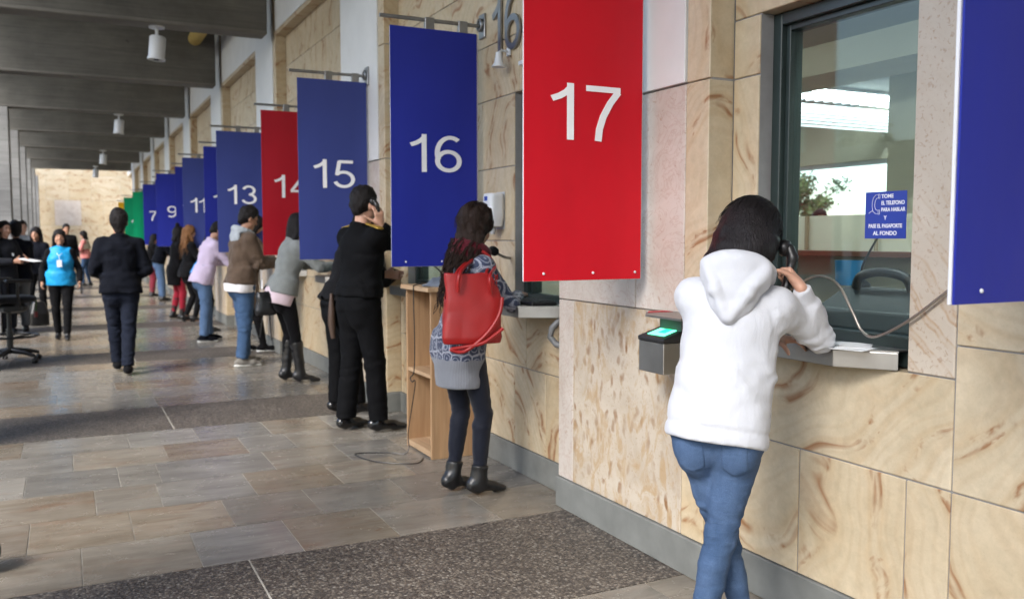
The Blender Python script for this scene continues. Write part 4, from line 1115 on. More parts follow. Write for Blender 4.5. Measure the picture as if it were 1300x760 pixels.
mat_cloth('blue cloth', (0.01, 0.20, 0.55), 0.7); mat_cloth('red cloth', (0.30, 0.012, 0.03), 0.85); mat_cloth('dark red cloth', (0.16, 0.015, 0.03), 0.85)
mat_cloth('coral pink cloth', (0.62, 0.22, 0.20), 0.85); mat_cloth('beige cloth', (0.45, 0.38, 0.29), 0.9); mat_cloth('grey trousers cloth', (0.10, 0.105, 0.11), 0.85); mat_cloth('navy legging', (0.004, 0.006, 0.014), 0.7, var=0.12, fold=0.25)
mat_cloth('burgundy knit', (0.07, 0.006, 0.012), 0.95, 200, 0.2)
LEATHER = mat_plain('black leather', (0.009, 0.009, 0.010), 0.34, var=0.25, nscale=20, bump=0.12)
GLOSS = mat_plain('polished black leather', (0.006, 0.006, 0.007), 0.16, var=0.2)
mat_plain('white rubber', (0.55, 0.55, 0.53), 0.7); mat_plain('gold braid', (0.42, 0.27, 0.05), 0.45, metal=0.5); mat_plain('grey suede', (0.16, 0.15, 0.135), 0.9)
def mat_cardigan():
    t = NT('patterned knit'); p = t.obj(); s = t.n('ShaderNodeSeparateXYZ', {0: p})
    ang = t.math('ARCTAN2', s.outputs[0], s.outputs[1])
    cv = t.n('ShaderNodeCombineXYZ', {0: t.math('MULTIPLY', ang, 3.2), 1: t.math('MULTIPLY', s.outputs[2], 13.0), 2: 0.0}).outputs[0]
    cv2 = t.vmath('ADD', cv, t.scale(t.n('ShaderNodeTexNoise', {'Vector': p, 'Scale': 9.0, 'Detail': 2}).outputs['Color'], (0.5, 0.5, 0)))
    vo = t.n('ShaderNodeTexVoronoi', {'Vector': cv2, 'Scale': 1.0, 'Randomness': 0.35}, feature='DISTANCE_TO_EDGE')
    ln = t.ramp(vo.outputs['Distance'], [(0.04, 1), (0.09, 0)])
    ring = t.math('MULTIPLY', t.math('SINE', t.math('MULTIPLY', t.n('ShaderNodeTexVoronoi', {'Vector': cv2, 'Scale': 1.0, 'Randomness': 0.35}).outputs['Distance'], 22.0)), 1.0)
    rg = t.ramp(ring, [(0.55, 0), (0.9, 1)])
    fuzz = t.noise(t.scale(p, (160, 160, 160)), 1.0, 2, 0.6)
    pat = t.math('MULTIPLY', t.math('MAXIMUM', ln, t.math('MULTIPLY', rg, 0.7)), t.ramp(fuzz, [(0.3, 0.35), (0.6, 1)]))
    c = t.mix(pat, (0.030, 0.042, 0.085), (0.36, 0.38, 0.44))
    rib = t.math('SINE', t.math('MULTIPLY', ang, 120.0))
    grey = t.mix(t.ramp(rib, [(0.3, 0), (0.7, 1)]), (0.15, 0.16, 0.185), (0.215, 0.23, 0.26))
    low = t.math('LESS_THAN', t.math('ADD', s.outputs[2], t.math('MULTIPLY', t.noise(p, 25, 1), 0.02)), 0.775)
    top = t.math('GREATER_THAN', s.outputs[2], 1.235)
    c = t.mix(low, c, grey); c = t.mix(t.math('MULTIPLY', top, 0.0), c, grey)
    MATS['patterned knit'] = t.bsdf(c, 0.95, t.bump(t.math('ADD', fuzz, t.math('MULTIPLY', rib, 0.3)), 0.35, 0.006), **{'Sheen Weight': 0.2})
mat_cardigan()
QUEUE = 'people standing at the ticket windows'; FARL = 'people waiting by the columns on the left'

# 1 the woman in the white hoodie, phone at her right ear, elbow on the steel counter
P = Person('woman seen from behind in a white hoodie and blue jeans with a telephone handset', 1.905, 2.27, 50, 1.53, True, lean=10, side=5, twist=-4, headpitch=34, headyaw=14, headroll=10,
           feet=((.095, .12), (-.055, -.06)), toes=(0, 8), knees=((.0, 1, 0), (-.06, 1, 0)), vox=.0075, skin='skin light', hp=(0.0, -.01),
           arms=(dict(w=(.17, .36, 1.185), e=(-.10, .28, 1.16), d=(1, .1, -.05), n=(0, 0, -1), curl=25),
                 dict(phone=(-.62, -.10, .62, .10), drop=.030, out=.118, e=(.300, .240, 1.222), curl=74, thumb=35)))
HOOD = P
P.body(vox=.0062)
P.eyes()
P.trousers('denim blue', .004, .004, 0, .985, .12, .0045, name='jeans', seat=.006, seed=3)
F = None
def hoodie(P):
    F = P.field(lo=(P.lo[0], P.lo[1], P.pel[2] - .3), hi=(P.hi[0], P.hi[1], P.hc[2] + .05), vox=.0072); e = .016; hem = -.085
    F.prof(P.pel - P.sd * .06, P.neck, P.r, [(0, .168, .126, -.012), (.12, .170, .126, -.014), (.26, .172, .124, -.010), (.46, .174, .120, -.004), (.66, .178, .124, .002), (.80, .176, .120, .002), (.90, .144, .100, -.004), (1, .075, .068, -.004)], .04)
    for sg in (-1, 1): F.ell(P.pel + P.sd * .335 + P.r * sg * .066 + P.fw * .085, (.066, .05, .06), np.array([P.r, P.fw, P.sd]), .05)
    for i in (0, 1):
        F.rc(P.neck - P.sd * .045 - P.fw * .01, P.sh[i] - P.sd * .012, .058, .052, .05)
        F.ell(P.hip[i] + V3(0, -.050, -.035), (.084, .084, .13), None, .06)
    F.prof(P.pel + P.sd * hem, P.pel + P.sd * .16, P.r, [(0, .158, .132, -.018), (.22, .157, .131, -.018), (.25, .165, .138, -.018), (.6, .165, .132, -.014), (1, .162, .122, -.008)], .04)
    F.cut(P.pel + P.sd * hem, -P.sd)
    for i in (0, 1):
        F.rc(P.sh[i] - P.sd * .012, P.el[i], .060, .056, .06)
        we = P.el[i] + (P.wr[i] - P.el[i]) * 1.0; d = nrm(P.wr[i] - P.el[i])
        sd_ = np.cross(d, (.3, .5, .2)); F.prof(P.el[i], we, sd_, [(0, .056, .056, 0), (.4, .052, .052, 0), (.70, .050, .050, 0), (.76, .038, .038, 0), (1, .0355, .0355, 0)], .012)
    F.noise(.0052, (4.0, 4.0, 6), seed=4, ridged=True, warp=.09); F.noise(.0022, (11, 11, 8), seed=9, warp=.06)
    i = 1; F.noise(.007, (13, 13, 30), P.el[i] - .13, P.el[i] + .13, 15 + i, True, .05); a = P.sh[i] - P.sd * .10; F.noise(.006, (12, 12, 20), a - .08, a + .08, 25 + i, True, .05)
    a = P.pel + P.sd * .10 - P.fw * .12; F.noise(.0045, (5, 5, 18), a - (.2, .1, .10), a + (.2, .1, .10), 33, True, .05)
    F.func(lambda Q: .006 * np.clip(1 - np.abs((Q - P.pel) @ P.sd - hem - .058) / .012, 0, 1))
    # long slanting folds that run from the right arm pit to the left hip
    ax = nrm(P.r * .55 + P.sd * .83)
    F.func(lambda Q: -.0075 * np.clip(np.sin((Q @ ax) * 46 + 2.0 * np.sin((Q @ P.r) * 9)), 0, 1) ** 2 * np.clip(((Q - P.pel) @ P.r) * 5 + .55, 0, 1) * np.clip(1 - np.abs((Q - P.pel) @ P.sd - .17) * 6, 0, 1))
    o = P.emit(F, 'hoodie', 'white fleece')
    # the hood: a soft folded bag lying on the back, open ring round the neck
    G = P.field(lo=P.neck - (.28, .32, .28), hi=P.neck + (.28, .22, .22), vox=.006); n = P.neck; B = -P.fw; U = P.sd; Rr = P.r
    for q in range(24):
        a0, a1 = 2 * PI * q / 24, 2 * PI * (q + 1) / 24
        g = lambda t: n + U * (.028 - .036 * math.sin(t)) + Rr * math.cos(t) * .106 + P.fw * (math.sin(t) * .098 - .018)
        rad = lambda t: .027 - .006 * math.sin(t)
        G.rc(g(a0), g(a1), rad(a0), rad(a1), .02)
    G.ell(n + B * .092 + U * .000, (.124, .050, .075), np.array([Rr, B, U]), .04)
    G.ell(n + B * .104 - U * .070, (.088, .042, .075), np.array([Rr, B, U]), .04)
    G.ell(n + B * .112 - U * .130, (.036, .026, .044), np.array([Rr, B, U]), .035)
    # the rolled rim that meets in a point
    for sg in (-1, 1):
        G.rc(n + B * .105 + U * .045 + Rr * sg * .105, n + B * .142 - U * .05 + Rr * sg * .058, .022, .019, .018); G.rc(n + B * .142 - U * .05 + Rr * sg * .058, n + B * .138 - U * .145 + Rr * sg * .008, .019, .013, .018)
    G.noise(.0035, (9, 9, 12), seed=12, ridged=True, warp=.06)
    P.emit(G, 'hood', 'white fleece', o)
hoodie(P)
# back pockets and yoke seams, raised a little from the jeans
def pocket(P, sg):
    F = P.field(lo=P.pel - (.24, .26, .30), hi=P.pel + (.24, .1, .1), vox=.006)
    st = [(t, a, b, o) for t, a, b, o in P.torso_st(.0055)][:4]
    F.prof(P.pel - P.sd * .06, P.pel + P.sd * .445, P.r, [(t / .885, a, b, o) for t, a, b, o in st] + [(1, .13, .1, 0)], .03)
    for i in (0, 1): F.ell(P.hip[i] + V3((.014, -.014)[i], -.036, -.050), (.0866, .0846, .1392), None, .05)
    c = P.pel + V3(sg * .076, -.12, -.122)
    for nn, dd in (((1, 0, 0), .047), ((-1, 0, 0), .047), ((0, 0, 1), .062)): F.cut(c + np.array(nn) * dd, nn)
    F.cut(c + V3(.0, 0, -.065), (.5, 0, -1)); F.cut(c + V3(.0, 0, -.065), (-.5, 0, -1)); F.cut(c + V3(0, .075, 0), (0, 1, 0))
    P.emit(F, 'back_pocket', 'denim blue')
for sg in (-1, 1): pocket(P, sg)
hr_ = P.hair_long('hair shiny black', drop=.05, w=.116, d=.096, th=.038, front=True, toff=(0.0, -.045), face=.095, vol=.006, tp=[(0, .070, .055, 0), (.2, .092, .082, 0), (.5, .116, .100, 0), (.8, .118, .10, 0), (1, .08, .08, 0)])
P.strands('hair shiny black', 420, .040, .006, .10, .0015, parent=hr_, arc=(PI * .75, PI * 2.25))
P.shoes('white rubber', .15, .036)

# 2 the woman with the red tote
P = Person('woman with long wavy dark hair in a navy patterned cardigan at window 16', 1.95, 4.46, 78, 1.575, True, lean=8, headpitch=10, headyaw=-2,
           feet=((-.085, -.03), (.085, .04)), toes=(4, 10), vox=.0085, skin='skin light', hp=(0, -.03), group=None,
           arms=(dict(w=(-.05, .46, 1.17), e=(-.22, .22, 1.13), d=(.3, .9, -.05), n=(0, 0, -1), curl=30), dict(w=(.02, .40, 1.18), e=(.19, .205, 1.135), d=(-.5, .8, 0), n=(0, 0, -1), curl=30)))
W16 = P
P.body(vox=.0075); P.eyes(hairm='hair dark brown')
P.trousers('navy legging', .002, .002, 0, .98, .1, .0025, name='leggings', seat=-.010)
P.top('patterned knit', .018, sl=.014, cuff=.9, wr=.006, name='cardigan', low=dict(z=.655, w=.164, d=.126), collar=0, seed=6, seat=-.004)
F = P.field(lo=P.neck - (.2, .2, .2), hi=P.neck + (.2, .22, .16), vox=.007)     # rolled burgundy scarf
for q in range(18):
    a0, a1 = 2 * PI * q / 18, 2 * PI * (q + 1) / 18; g = lambda t, z: P.neck + P.sd * (z - .02 * math.sin(t)) + P.r * math.cos(t) * .090 + P.fw * (math.sin(t) * .088 + .006)
    F.rc(g(a0, .0), g(a1, .0), .034, .034, .02); F.rc(g(a0, .048), g(a1, .048), .030, .030, .02)
F.rc(P.neck + P.fw * .10, P.neck + P.fw * .135 - V3(0, 0, .15), .035, .03, .03); F.noise(.006, (14, 14, 26), seed=8, ridged=True, warp=.05)
P.emit(F, 'scarf', 'burgundy knit')
P.hair_long('hair dark brown', drop=.36, w=.112, d=.072, th=.020, curl=.012, seed=12, face=.095, toff=(-.01, .0), vol=.012, tubes=320)
P.strands('hair dark brown', 300, .022, .012, .14, .0016, seed=8, arc=(PI * .8, PI * 2.2), wave=.009)
P.shoes(LEATHER, .155, .037, heel=.022, shaft=.10, shr=.052, name='ankle_boot')

# 3 the officer
P = Person('man in a black uniform with gold epaulettes holding a telephone handset to his ear', 1.90, 6.25, 74, 1.755, False, lean=3, headpitch=6, headyaw=-4,
           feet=((-.10, -.06), (.12, .07)), toes=(12, 14), vox=.009, group=None, skin='skin light', fat=1.02,
           arms=(dict(w=(-.12, .36, 1.10), e=(-.27, .10, 1.12)), dict(phone=(.12, -.40, .9, .2), pole=(.35, .6, -1), curl=34, thumb=5)))
OFF = P
P.body(vox=.0075); P.eyes()
P.trousers('black wool', .020, .034, .022, .99, .14, .004, seed=5)
P.top('black wool', .022, hem=.03, sl=.018, cuff=.98, wr=.006, name='uniform_jacket', collar=.022, seed=7, hemband=.05)
for i, sg in enumerate((-1, 1)):
    F = P.field(P.sh[i] - .14, P.sh[i] + .14, vox=.006); a = P.sh[i] + P.sd * .066 + P.r * sg * .03; b = P.neck + P.r * sg * .085 + P.sd * .032
    F.rc(a, b, .036, .026, 0, flat=(nrm(P.sd + P.r * sg * .35), .28)); P.emit(F, 'epaulette', 'gold braid')
P.hair_short('hair black', .012, .006, back=-.012); P.shoes(GLOSS, .185, .040, heel=.016)

# 4 the colleague behind him
P = Person('man in dark uniform bending forward, half hidden behind the man with gold epaulettes', 2.00, 6.95, 82, 1.66, False, lean=20, headpitch=14, feet=((-.11, -.05), (.11, .05)), vox=.011, hp=(0, -.06),
           arms=(dict(w=(-.10, .42, 1.18), e=(-.30, .16, 1.08)), dict(w=(.10, .45, 1.18))))
P.body(vox=.009); P.trousers('black wool', .018, .03, .02, .99, .14); P.top('black cloth', .024, hem=-.02, sl=.02, name='uniform_jacket')
i, sg = 1, 1; F = P.field(P.sh[i] - .14, P.sh[i] + .14, vox=.007); F.rc(P.sh[i] + P.sd * .066, P.neck + P.r * sg * .085 + P.sd * .03, .034, .026, 0, flat=(nrm(P.sd), .3)); P.emit(F, 'epaulette', 'gold braid')
m = MB(); c = P.pel + P.r * .15 + V3(0, -.13, -.04); m.tube([c + V3(0, 0, .12), c, c + V3(-.005, 0, -.12), c + V3(0, .01, -.24)], [.012, .026, .03, .018], 10); P.simple(m, 'holster', mat_plain('brown leather', (0.055, 0.032, 0.022), 0.5))
P.hair_short('hair black'); P.shoes(GLOSS, .18, .04, heel=.015)

# 5 grey cardigan, tall boots
P = Person('woman with straight dark hair in a short grey cardigan and tall black boots', 1.96, 8.70, 84, 1.66, True, lean=14, headpitch=14, feet=((-.09, -.04), (.09, .05)), vox=.0095, hp=(0, -.09), group=QUEUE,
           arms=(dict(w=(-.06, .50, 1.17), e=(-.24, .26, 1.14), d=(.5, .8, 0), n=(0, 0, -1)), dict(w=(.12, .48, 1.17), e=(.26, .22, 1.14), n=(0, 0, -1))))
G5 = P
P.body(vox=.009); P.trousers('black cloth', .004, .003, 0, .98, .1, .002, name='trousers', seat=.01)
P.top('pale pink cloth', .012, hem=-.135, sl=.004, wr=.003, name='blouse', sleeves=False, flare=.002); P.top('grey knit', .024, hem=-.03, sl=.018, cuff=.85, wr=.006, name='cardigan', flare=.012)
P.hair_long('hair black', drop=.34, w=.09, d=.055, th=.014, face=.09, toff=(-.02, -.01)); P.shoes(LEATHER, .17, .037, heel=.03, shaft=.34, shr=.064, name='tall_boot')

# 6 brown jacket with grey hood
P = Person('man in glasses and a brown jacket with grey hood and blue jeans', 1.74, 10.12, 80, 1.73, False, lean=4, headpitch=20, feet=((-.11, .05), (.11, -.06)), vox=.0095, group=QUEUE, skin='skin tan', fat=1.1,
           arms=(dict(w=(-.10, .34, 1.12), e=(-.30, .06, 1.12)), dict(w=(.10, .36, 1.12))))
P.body(vox=.009); P.eyes(); P.trousers('denim mid', .024, .030, .02, 1.0, .14, .006, name='jeans', seat=.01)
P.top('white cloth', .02, hem=-.13, sl=.004, sleeves=False, name='undershirt', wr=.003); P.top('brown canvas', .034, hem=-.045, sl=.026, wr=.009, name='jacket', hemband=.05, flare=-.012)
F = P.field(P.neck - (.24, .24, .16), P.neck + (.24, .2, .2), vox=.008)
for q in range(16):
    a0, a1 = 2 * PI * q / 16, 2 * PI * (q + 1) / 16; g = lambda t: P.neck + P.sd * (.028 - .03 * math.sin(t)) + P.r * math.cos(t) * .10 + P.fw * (math.sin(t) * .09 - .02); F.rc(g(a0), g(a1), .03, .03, .02)
F.ell(P.neck - P.fw * .10 - P.sd * .04, (.13, .045, .075), np.array([P.r, P.fw, P.sd]), .04); F.noise(.005, (9, 9, 12), seed=3, ridged=True); P.emit(F, 'hood', 'grey marl')
P.hair_short('hair black', .016, .012); P.shoes('grey suede', .18, .042, sole='white rubber')
m = MB(); c, f, u, r = P.hc, P.hf, P.hu, P.hr
for sg in (-1, 1):
    ctr = c + f * .098 + u * .012 + r * sg * .032; m.tube([ctr + r * .024 * math.cos(a) + u * .019 * math.sin(a) for a in np.linspace(0, 2 * PI, 17)[:-1]], .0025, 5, closed=True); m.tube([ctr + r * sg * .024, c + r * sg * .082 + u * .012 + f * .01], .0025, 5)
P.simple(m, 'glasses', BLACKPL)
m = MB(); c = P.pel + P.r * .17 + P.fw * .15 + V3(0, 0, -.03); m.box(c[0] - .035, c[0] + .035, c[1] - .004, c[1] + .004, c[2] - .05, c[2] + .05, ch=.003); P.simple(m, 'badge', PAPER)

# 7 brown coat
P = Person('woman with long black hair in a long brown coat and black trainers', 2.03, 11.25, 84, 1.69, True, lean=10, headpitch=16, feet=((-.10, -.06), (.10, .12)), vox=.011, hp=(0, -.05), group=QUEUE,
           arms=(dict(w=(-.08, .46, 1.16), e=(-.26, .2, 1.13)), dict(w=(.10, .45, 1.16))))
P.body(vox=.010); P.trousers('black cloth', .006, .008); P.top('brown coat cloth', .030, sl=.022, name='coat', low=dict(z=.56, w=.20, d=.16), wr=.006); P.hair_long('hair black', drop=.26, w=.095, d=.06); P.shoes('black cloth', .17, .038, sole='white rubber')

# 8 lilac shirt bending forward
P = Person('person in lilac shirt and blue jeans bending forward, head hidden', 1.70, 12.70, 82, 1.64, False, lean=15, headpitch=32, feet=((-.11, .06), (.11, -.08)), vox=.011, hp=(0, -.03), group=QUEUE,
           arms=(dict(w=(-.12, .46, 1.10), e=(-.34, .22, 1.06)), dict(w=(.10, .48, 1.10))))
P.body(vox=.010); P.trousers('denim pale', .022, .026, .015, 1.0, .14, .006, name='jeans', seat=.01); P.top('lilac cloth', .026, hem=-.12, sl=.022, cuff=.9, wr=.009, name='shirt', flare=.01); P.hair_short('hair black'); P.shoes('navy cloth', .17, .04, sole='white rubber')
# 9 blue top
P = Person('person in a bright blue jacket and black trousers mostly hidden behind the lilac shirt', 1.88, 14.05, 84, 1.62, True, lean=16, headpitch=10, vox=.013, hp=(0, -.06), group=QUEUE, arms=(dict(w=(-.1, .42, 1.12)), dict(w=(.1, .42, 1.12))))
P.body(vox=.012); P.trousers('black cloth', .01, .012, .01); P.top('blue cloth', .024, hem=-.12, sl=.02); P.hair_long('hair black', drop=.2); P.shoes(LEATHER)
# 10 curly light brown hair, black clothes
P = Person('woman with light brown curly hair dressed all in black with high heels', 1.78, 15.25, 82, 1.60, True, lean=3, headpitch=-6, feet=((-.08, -.06), (.08, .06)), vox=.011, group=QUEUE, skin='skin light', lift=(.03, .03),
           arms=(dict(w=(-.1, .34, 1.14), e=(-.24, .06, 1.12)), dict(w=(.1, .36, 1.14))))
P.body(vox=.010); P.eyes(); P.trousers('black cloth', .004, .006, .004); P.top('black cloth', .02, hem=-.10, sl=.012, flare=.01, name='jacket'); P.hair_long('hair light brown', drop=.30, w=.105, d=.07, th=.02, curl=.009, seed=21, tubes=40, toff=(0, 0)); P.shoes(LEATHER, .16, .035, heel=.05)
# 11 black coat, red trousers
P = Person('woman in a black coat with red trousers tucked into black boots', 1.72, 16.55, 84, 1.60, True, lean=5, headpitch=5, feet=((-.09, -.05), (.09, .07)), vox=.012, group=QUEUE, arms=(dict(w=(-.1, .36, 1.12)), dict(w=(.1, .36, 1.12))))
P.body(vox=.011); P.trousers('red cloth', .012, .012, .01); P.top('black cloth', .03, sl=.02, name='coat', low=dict(z=.62, w=.185, d=.15)); P.hair_long('hair black', drop=.16)
F = P.field(P.hc - .2, P.hc + .22, vox=.012); F.ell(P.hc - P.hf * .05 + P.hu * .15, (.042, .042, .045), None, 0); F.noise(.004, (30, 30, 30)); P.emit(F, 'hair_bun', 'hair black'); P.shoes(LEATHER, .165, .037, shaft=.30, shr=.062, name='boot')
# 12 navy jacket, pale jeans  13 child
P = Person('person in a navy jacket and pale jeans at one of the far windows', 1.92, 21.4, 84, 1.62, False, lean=14, headpitch=14, vox=.014, hp=(0, -.06), group=QUEUE, arms=(dict(w=(-.1, .40, 1.12)), dict(w=(.1, .40, 1.12))))
P.body(vox=.013); P.trousers('denim pale', .022, .026, .02, name='jeans'); P.top('navy cloth', .028, hem=-.06, sl=.022); P.hair_short('hair black'); P.shoes(LEATHER)
P = Person('person in dark red trousers and black boots, the farthest at the windows', 1.84, 23.1, 84, 1.50, True, lean=12, headpitch=10, vox=.014, hp=(0, -.05), group=QUEUE, arms=(dict(w=(-.1, .40, 1.12)), dict(w=(.1, .40, 1.12))))
P.body(vox=.013); P.trousers('dark red cloth', .014, .014, .01); P.top('black cloth', .026, hem=-.10, sl=.02); P.hair_long('hair black', drop=.18); P.shoes(LEATHER, .16, .036, shaft=.26, shr=.06, name='boot')

# 14 the man walking away
P = Person('man in dark navy jacket and jeans walking away down the walkway', 0.50, 10.05, 3, 1.67, False, lean=2, headpitch=6, feet=((-.055, .20), (.045, -.14)), toes=(4, 6), vox=.0095, fat=1.08,
           arms=(dict(w=(-.19, .22, 1.03), e=(-.255, -.02, 1.12), n=(1, 0, 0)), dict(w=(.19, .22, 1.03), e=(.255, -.02, 1.12), n=(-1, 0, 0))))
P.body(vox=.009); P.trousers('denim dark', .022, .026, .016, 1.0, .14, .006, name='jeans', seat=.008); P.top('navy cloth', .028, hem=-.075, sl=.020, wr=.008, name='jacket', collar=.03, hemband=.05)
P.hair_short('hair black', .020, .014, back=.03); P.shoes('black cloth', .175, .04)

# 15 blue vest
P = Person('woman in a bright blue vest walking towards the camera with a badge', -0.07, 13.85, 184, 1.51, True, lean=1, headpitch=0, headyaw=-4, feet=((-.075, .16), (.07, -.10)), toes=(4, 6), vox=.0095, skin='skin tan', fat=1.15,
           arms=(dict(w=(-.27, .12, .90), pole=(-.5, -1, 0)), dict(w=(.26, .06, .90), pole=(.5, -1, 0))))
V15 = P
P.body(vox=.009); P.eyes(); P.trousers('black cloth', .014, .016, .01); P.top('black cloth', .016, hem=-.03, sl=.014, name='jumper')
P.top('sky blue nylon', .034, hem=-.07, name='vest', sleeves=False, wr=.008, collar=.03, flare=.004)
m = MB(); c0 = P.neck + P.fw * .09; c1 = P.pel + P.sd * .30 + P.fw * .192; m.tube([P.neck + P.r * .075, c0 + P.r * .05 - P.sd * .06, c1 + V3(0, 0, .10), c1 + V3(0, 0, .03)], .004, 6); m.tube([P.neck - P.r * .075, c0 - P.r * .05 - P.sd * .06, c1 + V3(0, 0, .10)], .004, 6); P.simple(m, 'lanyard', WHITEPL)
m = MB(); m.box(c1[0] - .034, c1[0] + .034, c1[1] - .003, c1[1] + .004, c1[2] - .075, c1[2] + .03, ch=.002); P.simple(m, 'badge', PAPER)
P.hair_long('hair black', drop=.32, w=.115, d=.06, th=.018, face=.10, curl=.004, vol=.004); P.shoes(LEATHER, .15, .035)
# 16 coral jacket
P = Person('woman in a coral pink jacket and jeans reading a dark folder near the end wall', 0.52, 28.8, -75, 1.60, True, lean=2, headpitch=14, feet=((-.10, .06), (.10, -.08)), vox=.014, skin='skin light',
           arms=(dict(w=(-.08, .34, 1.18), e=(-.24, .08, 1.14)), dict(w=(.08, .34, 1.18), e=(.24, .08, 1.14))))
P16 = P
P.body(vox=.013); P.eyes(); P.trousers('denim mid', .006, .008, name='jeans'); P.top('coral pink cloth', .026, hem=-.06, sl=.02, name='jacket'); P.top('beige cloth', .036, hem=.36, sl=.01, sleeves=False, name='scarf', collar=.04, wr=.008, bust=False); P.hair_long('hair black', drop=.16, w=.085); P.shoes(LEATHER)
# 17 behind the blue vest
P = Person('person in black far behind the woman in the blue vest', 0.03, 27.0, 170, 1.74, False, vox=.015); P.body(vox=.014); P.eyes(); P.trousers('black cloth', .02, .024, .015); P.top('black cloth', .028, hem=-.08, sl=.022); P.hair_short('hair black', .018, .012); P.shoes(LEATHER)
# 18-21 by the columns
P = Person('man in dark suit with lanyard and papers at the left edge', -0.80, 14.9, 128, 1.63, False, headpitch=4, headyaw=14, vox=.011, group=FARL, skin='skin tan', arms=(dict(w=(-.06, .36, 1.14), e=(-.26, .08, 1.12)), dict(w=(.08, .34, 1.12), e=(.27, .06, 1.12))))
M18 = P
P.body(vox=.010); P.eyes(); P.trousers('dark suit', .02, .03, .02); P.top('white cloth', .014, hem=0, sl=.004, sleeves=False, name='shirt', collar=.022); P.top('dark suit', .026, hem=-.12, sl=.02, name='suit_jacket', collar=.014, flare=.012)
m = MB(); c1 = P.pel + P.sd * .25 + P.fw * .158; m.tube([P.neck + P.r * .07 + P.fw * .03, P.neck + P.fw * .10 + P.r * .05 - P.sd * .08, c1 + V3(0, 0, .02)], .006, 6); m.tube([P.neck - P.r * .07 + P.fw * .03, P.neck + P.fw * .10 - P.r * .05 - P.sd * .08, c1 + V3(0, 0, .02)], .006, 6); P.simple(m, 'lanyard', WHITEPL); P.hair_short('hair black'); P.shoes(LEATHER, .175, .04)
P = Person('man with thick black hair and grey trousers turned away beside the suited man', -0.66, 15.2, -20, 1.61, False, headpitch=8, vox=.011, group=FARL, arms=(dict(w=(-.12, .32, 1.1)), dict(w=(.12, .32, 1.1))))
P.body(vox=.011); P.trousers('grey trousers cloth', .02, .028, .02); P.top('navy cloth', .034, hem=-.14, sl=.026, collar=.03); P.hair_short('hair black', .022, .02, back=.01); P.shoes(LEATHER)
P = Person('pale faced man looking this way between the two dark jackets on the left', -0.72, 19.0, 165, 1.70, False, vox=.013, group=FARL, skin='skin light'); P.body(vox=.012); P.eyes(); P.trousers('dark suit', .02, .026, .02); P.top('grey marl', .026, hem=-.06, sl=.02); P.hair_short('hair dark brown', .016); P.shoes(LEATHER)
P = Person('woman with dark hair in a black jacket by the columns behind the blue vest', -0.44, 17.2, 200, 1.58, True, vox=.012, group=FARL, skin='skin tan', arms=(dict(w=(-.08, .32, 1.1)), dict(w=(.08, .32, 1.1)))); P.body(vox=.011); P.eyes(); P.trousers('black cloth', .01, .012); P.top('navy cloth', .026, hem=-.06, sl=.02); P.hair_long('hair black', drop=.18); P.shoes(LEATHER)

# two office workers seen through the nearest window
for (x, y, az, h, f, lab, tc, hc_) in ((7.55, 7.35, 215, 1.70, False, 'office worker in grey standing inside near the far windows', 'grey marl', 'hair black'), (7.9, 8.1, 120, 1.60, True, 'long haired office worker inside beside the one in grey', 'dark suit', 'hair dark brown')):
    P = Person(lab, x, y, az, h, f, vox=.014); P.body(vox=.013); P.eyes(); P.trousers('dark suit', .018, .024, .015); P.top(tc, .026, hem=-.08, sl=.02)
    (P.hair_long if f else P.hair_short)(hc_); P.shoes(LEATHER)
